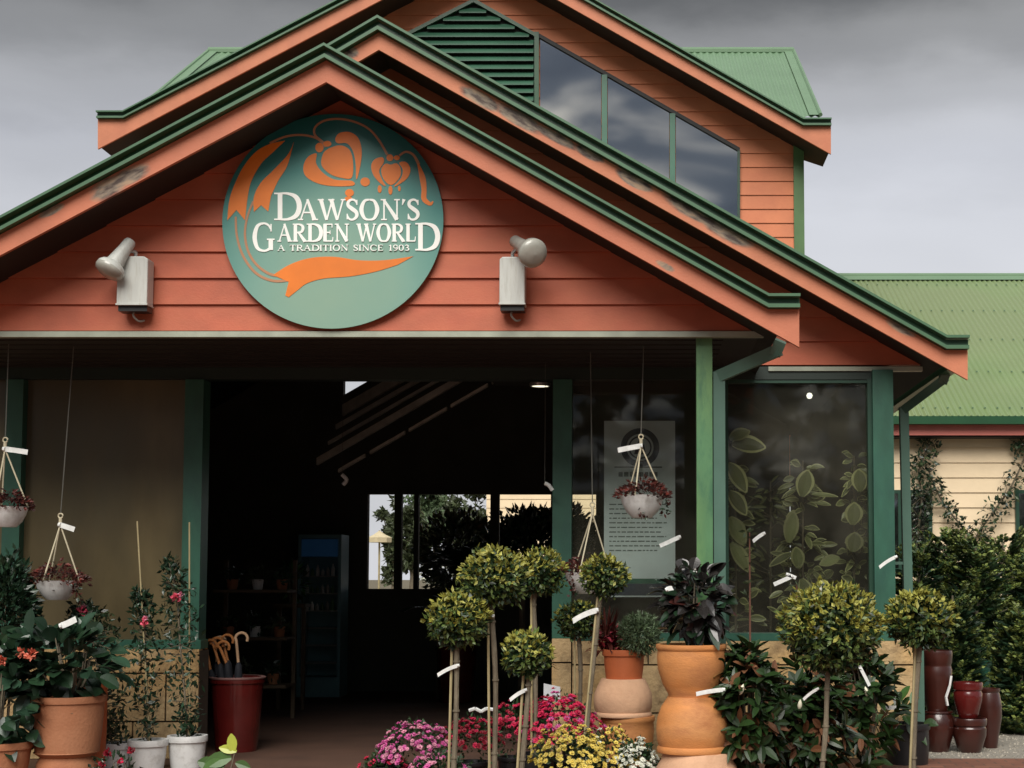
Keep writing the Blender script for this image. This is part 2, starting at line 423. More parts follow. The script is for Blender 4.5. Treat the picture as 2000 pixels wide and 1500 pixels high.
# loose stones over the gravel
gb = MB()
for _ in range(2600):
    x, y = U(2.25, 4.6), U(12.8, 16.6); r = U(.006, .016)
    a = [Vector((x, y, 0)) + Vector((math.cos(k * 2.1 + x * 9) * r, math.sin(k * 2.1 + x * 9) * r, -.002)) for k in range(3)]
    ap = Vector((x, y, r * .9))
    for k in range(3): gb.face([a[k], a[(k + 1) % 3], ap])
gb.build('gravel_stones', pbr('gravel_chip', (.27, .245, .20), .9, .3, 30, island=.5), kind='stuff')

# ------------------------------------------------------------------ weatherboards
def clip_z(poly, z, keep_above):
    o = []
    for i in range(len(poly)):
        a, b = poly[i], poly[(i + 1) % len(poly)]
        ia = (a[1] >= z) == keep_above or a[1] == z; ib = (b[1] >= z) == keep_above or b[1] == z
        if ia: o.append(a)
        if ia != ib and a[1] != b[1]:
            t = (z - a[1]) / (b[1] - a[1]); o.append((a[0] + (b[0] - a[0]) * t, z))
    return o
def boards(poly, y, h, z_start, lip=.022, thick=.06):
    "lapped horizontal boards filling the outline poly (x, z); the bottom of each board stands proud"
    b = MB(); zmax = max(p[1] for p in poly); z = z_start
    while z < zmax:
        c = clip_z(clip_z(poly, z + .0005, True), min(z + h, zmax), False)
        if len(c) > 2:
            pts = [(px, y - lip * (1 - (pz - z) / h), pz) for px, pz in c]
            b.face(pts)
            lo = [p for p in c if abs(p[1] - z - .0005) < .002]
            if len(lo) >= 2:
                xa, xb = min(p[0] for p in lo), max(p[0] for p in lo)
                b.face([(xa, y - lip, z + .0005), (xa, y + .004, z + .0005), (xb, y + .004, z + .0005), (xb, y - lip, z + .0005)])
        z += h
    b.prism(poly, y + .006, y + thick)
    return b

B = thing('garden_centre_building', 'terracotta weatherboard garden shop with stepped gables, green gutters and a dark open doorway', 'building', (-2, 12.86, 0))

# --- porch gable (front)
def g1l(u0): return 160 + (637 - u0) * .535
H1z = P(700, 652, Y1).z
zb = H1z + .02
poly1 = [(-9.2, zb), xz(1528, 655, Y1)[0:1] + (zb,), xz(637, 150, Y1)]
poly1 = [(xz(-252, 655, Y1)[0], zb), (xz(1512, 655, Y1)[0], zb), xz(637, 130, Y1)]
bh1 = 52.6 / S(Y1)
boards(poly1, Y1, bh1, zb).build('porch_gable_wall', paint_board, B)
# --- second gable
H2z = P(1500, 718, Y2).z + .02
poly2 = [(xz(-330, 718, Y2)[0], H2z), (xz(1848, 718, Y2)[0], H2z), xz(740, 78, Y2)]
boards(poly2, Y2, 47.0 / S(Y2), H2z).build('middle_gable_wall', paint_board, B)
# --- upper gable, with its full-height wall
xr, xl = xz(1568, 400, Y3)[0], xz(278, 400, Y3)[0]
ap3 = xz(923, -112, Y3); zr = xz(1568, 262, Y3)[1]; zl = xz(278, 262, Y3)[1]
poly3a = [(-2.2, 5.45), (xr, 3.0), (xr, zr), ap3, (-2.2, ap3[1] - .02)]
poly3b = [(xl, 2.9), (-2.2, 5.45), (-2.2, ap3[1] - .02), (xl, zl)]
ub = boards(poly3a, Y3, 28.1 / S(Y3), 2.9, lip=.016); ub2 = boards(poly3b, Y3, 28.1 / S(Y3), 2.9, lip=.016)
n0 = len(ub.v); ub.v += ub2.v; ub.f += [tuple(i + n0 for i in f) for f in ub2.f]; ub.m += ub2.m
ub.build('upper_gable_wall', paint_board3, B)

def gable_set(tag_, yf, apex, kink_r, end_r, kink_l, end_l, gut, fas_top_off, bot_apex, bot_r, bot_l, yb, mat):
    """one bargeboard and one gutter for each slope. apex, kink_*: the gutter's top line in picture units at depth yf"""
    for sgn, kink, end, bot in ((1, kink_r, end_r, bot_r), (-1, kink_l, end_l, bot_l)):
        g = gut
        tl = [apex, kink, (end, kink[1])]                     # top line of gutter
        def off(d): return [(u, v + d) for u, v in tl]
        ft = off(g)                                            # fascia top line
        poly = [xz(u, v, yf) for u, v in ft] + [xz(end, bot, yf), xz(apex[0], bot_apex, yf)]
        m = MB(); m.prism(poly, yf, yf + .035); m.build('bargeboard', mat, B)
        m = MB()
        def strip(d0, d1, ya, yb_, mi):
            a, c = off(d0), off(d1)
            pl = [xz(u, v, yf) for u, v in a] + [xz(u, v, yf) for u, v in reversed(c)]
            m.prism(pl, ya, yb_, mi)
        strip(0, g * .20, yf - .085, yf + .02, 1)
        strip(g * .26, g * .98, yf - .022, yf + .02, 0)
        strip(g * .70, g * .97, yf - .065, yf - .024, 1)
        m.build('gutter', [green_dark, green_lite], B)
gable_set('porch', F1, (637, 91), (1500, 577), 1561, (-226, 552), -288, 27, 0, 160, 678, 652, Y2, paint_barge1)
gable_set('middle', F2, (740, 36), (1846, 657), 1890, (-366, 683), -410, 27, 0, 97, 742, 768, Y3, paint_barge)
gable_set('upper', F3, (923, -135), (1568, 233), 1623, (243, 219), 191, 14, 0, -94, 301, 291, 26, paint_barge)

# --- roof shells (undersides show as eaves)
def shell(name, yf, yb, pts, thick, mat_top, mat_under, ye=None):
    "pts: left eave, apex, right eave (x, z) of the underside"
    m = MB(); (xa, za), (xm, zm), (xb, zb_) = pts; ye = ye or yb
    for (x0, z0, b0), (x1, z1, b1) in (((xa, za, ye), (xm, zm, yb)), ((xm, zm, yb), (xb, zb_, ye))):
        m.face([(x0, yf, z0), (x1, yf, z1), (x1, b1, z1), (x0, b0, z0)], 1)
        m.face([(x0, yf, z0 + thick), (x0, b0, z0 + thick), (x1, b1, z1 + thick), (x1, yf, z1 + thick)], 0)
    m.face([(xa, yf, za), (xa, ye, za), (xa, ye, za + thick), (xa, yf, za + thick)], 0)
    m.face([(xb, yf, zb_), (xb, yf, zb_ + thick), (xb, ye, zb_ + thick), (xb, ye, zb_)], 0)
    return m.build(name, [mat_top, mat_under], B)
def sh(yf, l, a, r): return [xz(*l, yf), xz(*a, yf), xz(*r, yf)]
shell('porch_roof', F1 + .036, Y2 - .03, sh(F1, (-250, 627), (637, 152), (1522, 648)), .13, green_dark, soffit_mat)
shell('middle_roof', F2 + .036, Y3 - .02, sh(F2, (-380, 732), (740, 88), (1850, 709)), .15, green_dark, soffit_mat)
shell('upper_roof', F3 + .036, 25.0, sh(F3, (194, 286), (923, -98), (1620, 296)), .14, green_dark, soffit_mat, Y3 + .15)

# --- trims under the gable walls, ceilings
x0g, x1g = xz(-252, 655, Y1)[0], xz(1500, 655, Y1)[0]
m = MB(); m.box((x0g, Y1 - .045, H1z - .03), (x1g, Y1 + .02, H1z + .012)); m.build('gable_flashing', trim_mat, B)
m = MB(); m.box((xz(1500, 718, Y2)[0], Y2 - .05, H2z - .055), (xz(1800, 718, Y2)[0], Y2 + .02, H2z - .018)); m.build('gable_flashing', trim_mat, B)
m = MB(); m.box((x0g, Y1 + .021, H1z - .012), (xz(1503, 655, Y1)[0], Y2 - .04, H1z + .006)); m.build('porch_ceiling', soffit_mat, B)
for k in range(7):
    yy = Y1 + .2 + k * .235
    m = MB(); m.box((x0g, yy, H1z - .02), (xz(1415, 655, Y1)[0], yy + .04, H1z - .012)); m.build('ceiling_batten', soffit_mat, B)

# --- outer walls of the room
HW = P(700, 722, Y2).z         # head height
def bx(name, u0, u1, v0, v1, ya, yb, mat, par=None, ref=None):
    ref = ref or ya
    a = P(u0, v0, ref); c = P(u1, v1, ref)
    m = MB(); m.box((min(a.x, c.x), ya, min(a.z, c.z)), (max(a.x, c.x), yb, max(a.z, c.z)))
    return m.build(name, mat, par or B)
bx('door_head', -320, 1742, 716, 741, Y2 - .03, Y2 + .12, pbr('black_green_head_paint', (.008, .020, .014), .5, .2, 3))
def post(name, u0, u1, v0, v1, ya, yb, mat):
    return bx(name, u0, u1, v0, v1, ya, yb, mat)
def gz(name, u0, u1, vt, zbot, ya, yb, mat, ref=None):
    a = P(u0, vt, ref or ya); c = P(u1, vt, ref or ya)
    m = MB(); m.box((a.x, ya, zbot), (c.x, yb, a.z)); return m.build(name, mat, B)
zs_l = P(300, 1262, Y2).z; zs_r = P(1500, 1246, Y2).z
green_head = pbr('shaded_head_paint', (.012, .035, .022), .5, .2, 3)
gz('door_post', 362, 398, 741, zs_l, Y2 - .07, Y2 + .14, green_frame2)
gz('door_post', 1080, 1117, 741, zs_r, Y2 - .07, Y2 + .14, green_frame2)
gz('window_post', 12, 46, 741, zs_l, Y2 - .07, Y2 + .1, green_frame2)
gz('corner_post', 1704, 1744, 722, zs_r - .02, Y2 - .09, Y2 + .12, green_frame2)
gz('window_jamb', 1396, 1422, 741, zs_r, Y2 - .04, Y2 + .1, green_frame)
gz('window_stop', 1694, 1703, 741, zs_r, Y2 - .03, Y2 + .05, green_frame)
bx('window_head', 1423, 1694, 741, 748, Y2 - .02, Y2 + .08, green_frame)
# panes
def pane(name, u0, u1, v0, zb_, y, mat):
    a, c = P(u0, v0, y), P(u1, v0, y)
    m = MB(); m.box((a.x, y, zb_), (c.x, y + .006, a.z)); return m.build(name, mat, B)
pane('window_pane', 46, 362, 741, zs_l, Y2 + .03, brown_glass)
pane('window_pane', -320, 12, 741, zs_l, Y2 + .03, brown_glass)
pane('window_pane', 1117, 1396, 741, zs_r, Y2 + .03, glass)
pane('window_pane', 1422, 1694, 748, zs_r, Y2 + .03, glass)
# sills
gz('window_sill', -320, 392, 1250, zs_l - .02, Y2 - .1, Y2 + .12, green_frame2)
gz('window_sill', 1117, 1704, 1237, zs_r - .02, Y2 - .1, Y2 + .12, green_frame2)
# limestone plinths: coursed blocks
def plinth(u0, u1, ztop, ya, depth=.28):
    xa, xb = P(u0, 1300, ya).x, P(u1, 1300, ya).x
    m = MB(); m.box((xa + .01, ya + .02, 0), (xb - .01, ya + depth, ztop - .012)); m.build('plinth_mortar', mortar, B)
    m = MB(); z = ztop; hs = [.205, .40, .40, .4]
    for r_, h in enumerate(hs):
        z0 = max(0.005, z - h + .014); x = xa - (0 if r_ % 2 == 0 else .31)
        while x < xb:
            x1_ = min(x + .62 + U(-.04, .04), xb)
            if x1_ - max(x, xa) > .05 and z > .03:
                j = U(0, .012)
                m.box((max(x, xa), ya - j, z0), (x1_ - .012, ya + .1, z))
            x = x1_
        z -= h
    m.build('limestone_plinth', stone_mat, B)
plinth(-320, 391, zs_l - .022, Y2 - .12)
plinth(1078, 1118, zs_r - .002, Y2 - .12)
plinth(1118, 1786, zs_r - .022, Y2 - .10)
# side wall of the room at the right, room shell
xR = P(1742, 900, Y2).x; xL = -6.4; yB = 20.3
def wallbox(name, lo, hi, mat=dark_wall):
    m = MB(); m.box(lo, hi); return m.build(name, mat, B)
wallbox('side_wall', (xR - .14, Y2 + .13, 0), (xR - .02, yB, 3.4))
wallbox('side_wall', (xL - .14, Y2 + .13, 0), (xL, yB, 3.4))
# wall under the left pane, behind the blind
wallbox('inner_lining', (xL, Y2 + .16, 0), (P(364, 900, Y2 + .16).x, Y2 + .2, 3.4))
# back wall with openings (ribbon window and roof triangle)
def zv(v, y=yB): return P(1000, v, y).z
def xu(u, y=yB): return P(u, 1000, y).x
zr0, zr1 = zv(1150), zv(965)
m = MB()
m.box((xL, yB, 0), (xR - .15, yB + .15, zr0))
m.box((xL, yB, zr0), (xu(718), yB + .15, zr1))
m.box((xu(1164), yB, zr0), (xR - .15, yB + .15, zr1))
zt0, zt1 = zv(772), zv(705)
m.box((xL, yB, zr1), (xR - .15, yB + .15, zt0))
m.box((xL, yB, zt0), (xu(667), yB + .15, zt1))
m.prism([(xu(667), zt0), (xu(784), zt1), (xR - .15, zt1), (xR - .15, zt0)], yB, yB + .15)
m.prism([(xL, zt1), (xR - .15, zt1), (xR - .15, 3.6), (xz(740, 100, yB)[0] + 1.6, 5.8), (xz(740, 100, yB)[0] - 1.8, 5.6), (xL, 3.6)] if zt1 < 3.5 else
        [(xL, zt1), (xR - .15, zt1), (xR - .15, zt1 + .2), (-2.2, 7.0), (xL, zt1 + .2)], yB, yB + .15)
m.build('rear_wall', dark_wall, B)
for u0, u1 in ((771, 785), (809, 818), (958, 975), (1076, 1090)):
    a, c = xu(u0), xu(u1)
    m = MB(); m.box((a, yB - .03, zr0), (c, yB + .1, zr1)); m.build('rear_mullion', dark_wall, B)
# exposed roof framing inside
def beam(u0, v0, u1, v1, y, w_, d=.08, mat=rafter_mat):
    a, c = P(u0, v0, y), P(u1, v1, y)
    m = MB(); h = w_ / S(y)
    m.prism([(a.x, a.z), (c.x, c.z), (c.x, c.z + h), (a.x, a.z + h)], y, y + d); m.build('rafter', mat, B)
beam(668, 812, 826, 722, 18.6, 22)
beam(655, 838, 858, 722, 18.0, 9)
beam(640, 868, 894, 722, 17.4, 6)
beam(618, 908, 940, 722, 16.6, 14)
for a, c in ((660, 712), (722, 790), (798, 872), (880, 952), (960, 1010)):
    beam(a, 922 - (a - 660) * .575, c, 922 - (c - 660) * .575, 15.8, 6)
m = MB()
for k in range(5):
    m.box((xL, 14 + k * 1.4, 3.42), (xR - .2, 14.1 + k * 1.4, 3.45))
wallbox('roof_purlin', (xL, 19.2, 4.6), (xR - .2, 19.3, 4.7), dark_ceiling)
# green capping at the upper gable's right corner
bx('corner_trim', 1549, 1571, 262, 520, Y3 - .05, Y3 + .06, pbr('green_corner_paint', (.07, .15, .05), .5, .2, 3), ref=Y3)
# upper rooms: left and right walls of the upper storey
wallbox('upper_side_wall', (xr - .1, Y3 + .07, 2.9), (xr, 28.5, zr - .05), paint_board3)
wallbox('upper_side_wall', (xl, Y3 + .07, 2.9), (xl + .1, 28.5, zl - .05), paint_board3)

# --- louvred vent
YV = Y3 - .09
vent = MB()
apex = (925, 4); 
def vent_edge(v):
    "left and right limits in u at height v"
    lo = 925 - (v - 4) / .50; hi = min(1046, 925 + (v - 4) / .56)
    return lo, hi
fr_pts = [xz(925, -2, YV), xz(1050, 68, YV), xz(1050, 225, YV), xz(800, 225, YV), xz(800, 64, YV)]
v_root = MB(); v_root.prism([xz(925, 4, Y3), xz(1046, 70, Y3), xz(1046, 230, Y3), xz(795, 230, Y3), xz(795, 68, Y3)], Y3 - .03, Y3 - .024)
VP = v_root.build('louvre_vent', pbr('black_void', (.004, .005, .004), .9, .1, 5), B)
m = MB(); v = 20
while v < 226:
    lo, hi = vent_edge(v); lo = max(lo + 4, 797); hi = min(hi - 4, 1044)
    if hi - lo > 10:
        a, c = P(lo, v, YV), P(hi, v, YV)
        h = 8.0 / S(Y3)
        m.face([(a.x, YV - .02, a.z - h * .5), (c.x, YV - .02, a.z - h * .5), (c.x, YV + .05, a.z + h * .9), (a.x, YV + .05, a.z + h * .9)])
        m.face([(a.x, YV - .02, a.z - h * .8), (c.x, YV - .02, a.z - h * .8), (c.x, YV - .02, a.z - h * .5), (a.x, YV - .02, a.z - h * .5)])
    v += 15.6
m.build('slat', pbr('vent_slat_paint', (.03, .10, .06), .5, .1, 4), VP)
def bar(name, u0, v0, u1, v1, wd, y, mat, par, d=.05):
    a, c = P(u0, v0, y), P(u1, v1, y); t = (c - a); t.y = 0; t.normalize(); n = Vector((-t.z, 0, t.x)) * (wd / 2 / S(y))
    m = MB(); m.prism([((a + n).x, (a + n).z), ((c + n).x, (c + n).z), ((c - n).x, (c - n).z), ((a - n).x, (a - n).z)], y, y + d)
    return m.build(name, mat, par)
bar('vent_frame', 925, 0, 795, 66, 7, YV - .01, green_dark, VP, .06)
bar('vent_frame', 925, 0, 1050, 70, 7, YV - .012, green_dark, VP, .06)
bar('vent_frame', 1048, 62, 1048, 235, 9, YV - .014, green_dark, VP, .06)
# --- raked windows in the upper gable
def topv(u): return 72 + (u - 1055) * .5695
for (u0, u1) in ((1055, 1174), (1187, 1307), (1320, 1441)):
    y = Y3 - .04
    m = MB(); m.prism([xz(u0, topv(u0), y), xz(u1, topv(u1), y), xz(u1, 500, y), xz(u0, 500, y)], y, y + .012)
    m.build('upper_window_pane', glass_up, B)
green_mull = pbr('green_mullion_paint', (.045, .135, .09), .4, .1, 4)
for u in (1180.5, 1313.5):
    bar('window_mullion', u, topv(u) + 2, u, 500, 11, Y3 - .085, green_mull, B, .06)
bar('window_mullion', 1443, topv(1441), 1443, 500, 5, Y3 - .075, green_frame, B, .05)
bar('window_head', 1050, topv(1050) - 2, 1444, topv(1444) - 2, 7, Y3 - .078, pbr('black_rubber', (.01, .01, .01), .6, .1, 5), B, .06)

# --- porch post, downpipes
gz('porch_post', 1360, 1391, 658, 0.0, Y1 + .05, Y1 + .17, green_post)
gz('porch_post', -250, -214, 658, 0.0, Y1 + .05, Y1 + .17, green_post)
def pipe(pts, r, name='downpipe', mat=pipe_mat):
    m = MB()
    for a, c in zip(pts, pts[1:]): m.tube([a, c], r, 4)
    return m.build(name, mat, B)
def sqpipe(pts, wd, name='downpipe', mat=pipe_mat):
    m = MB()
    for a, c in zip(pts, pts[1:]):
        a, c = Vector(a), Vector(c); t = (c - a).normalized(); s_ = t.cross(Vector((0, 1, 0))).normalized() * wd / 2; q = s_.cross(t).normalized() * wd / 2
        a = a - t * wd * .3; c = c + t * wd * .3
        b = len(m.v)
        for p in (a, c):
            for k in (s_ + q, -s_ + q, -s_ - q, s_ - q): m.v.append(tuple(p + k))
        for k in range(4): m.f.append((b+k, b+(k+1)%4, b+4+(k+1)%4, b+4+k)); m.m.append(0)
        m.f += [(b+3, b+2, b+1, b), (b+4, b+5, b+6, b+7)]; m.m += [0, 0]
    return m.build(name, mat, B)
sqpipe([P(1522, 672, Y1 - .1), P(1516, 686, Y1 - .08), P(1404, 735, Y1 + .12), Vector((P(1404, 735, Y1 + .12).x, Y1 + .12, .03))], .088)
pb = P(1765, 800, Y2 + .3)
sqpipe([P(1849, 722, Y2 - .1), P(1842, 742, Y2 - .05), pb, Vector((pb.x + .02, Y2 + .3, 1.05)), Vector((pb.x + .09, Y2 + .22, .95)), Vector((pb.x + .09, Y2 + .22, .04))], .075)
m = MB(); m.box((pb.x - .13, Y2 + .28, 1.62), (pb.x + .06, Y2 + .34, 1.645)); m.build('pipe_bracket', pipe_mat, B)
# side gutter of the middle gable's right eave
ea = P(1852, 722, F2)
m = MB(); m.box((ea.x + .02, F2 + .04, ea.z + .02), (ea.x + .13, 20.5, ea.z + .12)); m.build('eave_gutter', green_dark, B)

# --- corrugated upper cross roof
def corrugated(a, b_, c, d, pitch, amp, mat, name, par, ridge=None):
    "a, b: ridge ends; c, d: eave ends (same order); ribs run from ridge to eave"
    m = MB(); n = int((b_ - a).length / pitch) * 6
    nrm = (b_ - a).cross(c - a).normalized()
    if nrm.z < 0: nrm = -nrm
    for i in range(n + 1):
        t = i / n; h = amp * math.sin(2 * math.pi * i / 6)
        m.v.append(tuple(a.lerp(b_, t) + nrm * h)); m.v.append(tuple(c.lerp(d, t) + nrm * h))
    for i in range(n): m.f.append((2*i, 2*i+2, 2*i+3, 2*i+1)); m.m.append(0)
    return m.build(name, mat, par, smooth=True)
RY = 24.95; ra, rb = P(408, 94, RY), P(1550, 109, RY); rz = (ra.z + rb.z) / 2; ra.z = rb.z = rz
ea_, eb_ = P(240, 222, Y3 + .12), P(1607, 234, Y3 + .12); ez = (ea_.z + eb_.z) / 2; ea_.z = eb_.z = ez
ea_.x = ra.x; eb_.x = rb.x
corrugated(ra, rb, ea_, eb_, .105, .012, roof_mat_up, 'cross_roof', B)
back_a = Vector((ra.x, RY + 3.9, ez)); back_b = Vector((rb.x, RY + 3.9, ez))
corrugated(ra, rb, back_a, back_b, .105, .012, roof_mat_up, 'cross_roof', B)
m = MB(); m.tube([ra + Vector((0, 0, .01)), rb + Vector((0, 0, .01))], .07, 8)
for a, c in ((ra, ea_), (rb, eb_)):
    for sgn in (1,):
        d = (c - a).normalized()
        wv = Vector((.16 if a.x < 0 and a is ra else -.16, 0, 0))
        up = Vector((0, 0, .03))
        m.face([a + up, a + wv + up, c + wv + up, c + up]); m.tube([a + up, c + up], .03, 6)
m.build('ridge_capping', roof_mat_up, B)
m = MB(); m.prism([(0, 0), (1, 0), (1, 1)], 0, 0.001) if False else None
for x in (ra.x + .3, rb.x - .38):
    gw = MB()
    gw.v += [(x, Y3 + .2, ez - .08), (x, RY + 3.8, ez - .08), (x, RY, rz - .1), (x + .08, Y3 + .2, ez - .08), (x + .08, RY + 3.8, ez - .08), (x + .08, RY, rz - .1)]
    b0 = len(gw.v) - 6; gw.f += [(b0, b0+1, b0+2), (b0+5, b0+4, b0+3)]; gw.m += [0, 0]
    gw.build('cross_gable_wall', paint_board3, B)

# ------------------------------------------------------------------ right wing
YW = 20.8
W = thing('cream_wing_building', 'low cream weatherboard wing under a green corrugated roof behind the hedge', 'building', (6, YW, 0))
wx0, wx1 = 2.3, 13.0
ez2 = P(1900, 813, YW - .35).z; RY2 = 26.1; rz2 = P(1900, 541, RY2).z
corrugated(Vector((wx0, RY2, rz2)), Vector((wx1, RY2, rz2)), Vector((wx0, YW - .35, ez2)), Vector((wx1, YW - .35, ez2)), .085, .013, roof_mat, 'roof', W)
m = MB(); m.face([(wx0, RY2, rz2), (wx1, RY2, rz2), (wx1, RY2 + 5, ez2), (wx0, RY2 + 5, ez2)]); m.build('rear_roof', roof_mat, W)
m = MB()
m.tube([(wx0, RY2, rz2 + .01), (wx1, RY2, rz2 + .01)], .06, 8)
m.face([(wx0, RY2 - .22, rz2 - .09), (wx1, RY2 - .22, rz2 - .09), (wx1, RY2, rz2 + .05), (wx0, RY2, rz2 + .05)])
m.build('ridge_capping', roof_mat_up, W)
m = MB()
for row in range(5):
    t_r = .08 + row * .22
    for k in range(62):
        x = wx0 + .17 * k + .021; y_ = RY2 + (YW - .35 - RY2) * t_r; z_ = rz2 + (ez2 - rz2) * t_r + .016
        m.box((x - .012, y_ - .012, z_), (x + .012, y_ + .012, z_ + .014))
m.build('roof_screws', roof_mat_up, W, kind='stuff')
m = MB(); z1 = ez2 - .01
m.box((wx0, YW - .47, P(1900, 829, YW - .4).z), (wx1, YW - .34, z1)); m.build('gutter', green_dark, W)
m = MB(); zf0, zf1 = P(1900, 850, YW - .33).z, P(1900, 829, YW - .33).z
m.box((wx0, YW - .33, zf0), (wx1, YW - .29, zf1 + .01)); m.build('fascia', pbr('pink_fascia_paint', (.52, .15, .12), .5, .1, 3), W)
m = MB(); m.box((wx0, YW - .29, zf0 - .02), (wx1, YW, zf0 + .01)); m.build('eave_lining', soffit_mat, W)
wp = [(wx0, 0), (wx1, 0), (wx1, zf0), (wx0, zf0)]
boards(wp, YW, 29.3 / S(YW), 0.0, lip=.018).build('wall', cream_mat, W)
for u0, u1, v0, v1 in ((1700, 1815, 964, 1110), (1990, 2110, 964, 1110)):
    a, c = P(u0, v0, YW - .05), P(u1, v1, YW - .05)
    m = MB(); m.box((a.x, YW - .035, c.z), (c.x, YW - .03, a.z)); fw = m.build('window', glass_up, W)
    m = MB()
    for q in ((a.x - .05, c.z - .05, a.x, a.z + .05), (c.x, c.z - .05, c.x + .05, a.z + .05), (a.x, a.z, c.x, a.z + .05), (a.x, c.z - .05, c.x, c.z), ((a.x + c.x) / 2 - .02, c.z, (a.x + c.x) / 2 + .02, a.z)):
        m.box((q[0], YW - .06, q[1]), (q[2], YW - .01, q[3]))
    m.build('window_frame', green_frame, fw)
# ------------------------------------------------------------------ round sign
YS = Y1 - .075
def SPx(cx, cy, y=None): return xz(400 + cx / 3.0, 180 + cy / 3.0, y or YS)
sc_ = P(650, 431, YS)
SG = thing('round_sign', 'large round teal sign with orange flowers and white serif lettering on the porch gable', 'sign', tuple(sc_))
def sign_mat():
    m = bpy.data.materials.new('airbrushed_teal_with_top_shade'); m.use_nodes = True; t = m.node_tree; b = t.nodes['Principled BSDF']
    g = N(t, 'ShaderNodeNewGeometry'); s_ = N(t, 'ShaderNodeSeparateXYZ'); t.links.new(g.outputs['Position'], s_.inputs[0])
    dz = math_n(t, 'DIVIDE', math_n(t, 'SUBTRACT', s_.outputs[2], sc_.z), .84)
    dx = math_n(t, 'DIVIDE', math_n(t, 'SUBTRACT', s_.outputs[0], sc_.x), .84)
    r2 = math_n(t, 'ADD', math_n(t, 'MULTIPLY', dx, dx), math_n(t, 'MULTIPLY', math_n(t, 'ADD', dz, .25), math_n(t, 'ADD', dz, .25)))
    f = math_n(t, 'ADD', math_n(t, 'MULTIPLY', dz, .30), math_n(t, 'MULTIPLY', r2, .42))  # sign's own airbrushed gradient, with some shade at the top in the colour
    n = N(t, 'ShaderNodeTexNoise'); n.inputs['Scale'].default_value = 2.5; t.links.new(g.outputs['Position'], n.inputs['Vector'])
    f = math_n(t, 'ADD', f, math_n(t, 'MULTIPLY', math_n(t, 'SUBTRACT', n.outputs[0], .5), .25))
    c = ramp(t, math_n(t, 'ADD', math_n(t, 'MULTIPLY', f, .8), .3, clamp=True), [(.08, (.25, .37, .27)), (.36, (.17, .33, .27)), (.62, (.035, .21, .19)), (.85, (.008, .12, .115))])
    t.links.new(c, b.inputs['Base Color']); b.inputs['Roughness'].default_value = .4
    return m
pr = 219 / S(YS)
m = MB(); npt = 96
m.prism([(sc_.x + pr * math.cos(2*math.pi*k/npt), sc_.z + pr * math.sin(2*math.pi*k/npt) * .985) for k in range(npt)], YS, YS + .02)
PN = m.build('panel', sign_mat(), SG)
org = pbr('orange_sign_paint', (.72, .18, .010), .45, .12, 4)
org2 = pbr('pinkish_sign_line', (.42, .20, .10), .45, .1, 4)
wht = pbr('white_sign_lettering', (.88, .90, .86), .4, .02, 4)
def catmull(pts, n=8, closed=False):
    o = []; L = len(pts)
    rng = range(L if closed else L - 1)
    for i in rng:
        g = (lambda k: pts[k % L]) if closed else (lambda k: pts[max(0, min(L - 1, k))])
        p0, p1, p2, p3 = g(i - 1), g(i), g(i + 1), g(i + 2)
        for k in range(n):
            t = k / n
            o.append(tuple(.5 * ((2*b) + (-a + c) * t + (2*a - 5*b + 4*c - d) * t*t + (-a + 3*b - 3*c + d) * t**3) for a, b, c, d in zip(p0, p1, p2, p3)))
    if not closed: o.append(tuple(pts[-1]))
    return o
ZOFF = [0.0]
def flat(m, poly, th=.003, lift=0.0):
    "poly in sign-crop units"
    ZOFF[0] += .00004
    yy = YS - th - lift - ZOFF[0]
    m.prism([SPx(a, b) for a, b in poly], yy, YS - .0002 - lift * .0)
def ribbon(m, pts, lift=0.0, smooth=True, n=7):
    "pts: (x, y, width)"
    q = catmull(pts, n) if smooth else pts
    ZOFF[0] += .00004; yy = YS - .003 - lift - ZOFF[0]
    L, Rr = [], []
    for i, (x, y, wd) in enumerate(q):
        a, c = q[max(i-1, 0)], q[min(i+1, len(q)-1)]
        tx, ty = c[0]-a[0], c[1]-a[1]; l = math.hypot(tx, ty) or 1; nx, ny = -ty/l*wd/2, tx/l*wd/2
        L.append((x+nx, y+ny)); Rr.append((x-nx, y-ny))
    for i in range(len(q) - 1):
        f = [SPx(*p) for p in (L[i], L[i+1], Rr[i+1], Rr[i])]
        m.face([(x, yy, z) for x, z in f]); 
        for a, c in ((L[i], L[i+1]), (Rr[i+1], Rr[i])):
            a, c = SPx(*a), SPx(*c); m.face([(a[0], yy, a[1]), (c[0], yy, c[1]), (c[0], YS, c[1]), (a[0], YS, a[1])])
def ell(cx, cy, rx, ry, n=22, rot=0):
    return [(cx + rx*math.cos(k*2*math.pi/n)*math.cos(rot) - ry*math.sin(k*2*math.pi/n)*math.sin(rot), cy + rx*math.cos(k*2*math.pi/n)*math.sin(rot) + ry*math.sin(k*2*math.pi/n)*math.cos(rot)) for k in range(n)]
def line_part(pts):
    mm = MB(); ribbon(mm, pts); mm.build('stem_line', org2, SG)
line_part([(690,290,12),(645,250,12),(648,205,12),(700,168,12),(785,157,12),(880,175,12),(960,215,12),(1020,282,13),(1070,368,14)])
line_part([(712,318,22),(665,275,14),(600,255,12),(530,252,12),(460,265,12),(380,300,13)])
line_part([(1140,372,12),(1178,350,12),(1222,368,14),(1255,425,18)])
line_part([(182,730,12),(188,840,13),(225,960,14),(300,1060,15),(400,1105,15),(500,1098,14),(570,1060,10)])
line_part([(285,640,12),(250,730,12),(236,840,13),(262,950,14),(330,1035,15),(425,1075,15),(560,1045,10)])
m = MB()
flat(m, catmull([(470,285),(380,305),(300,350),(232,430),(180,530),(145,630),(132,752)], 6) + [(186,690),(236,752)] + catmull([(248,640),(270,530),(330,420),(400,352),(470,285)], 6))
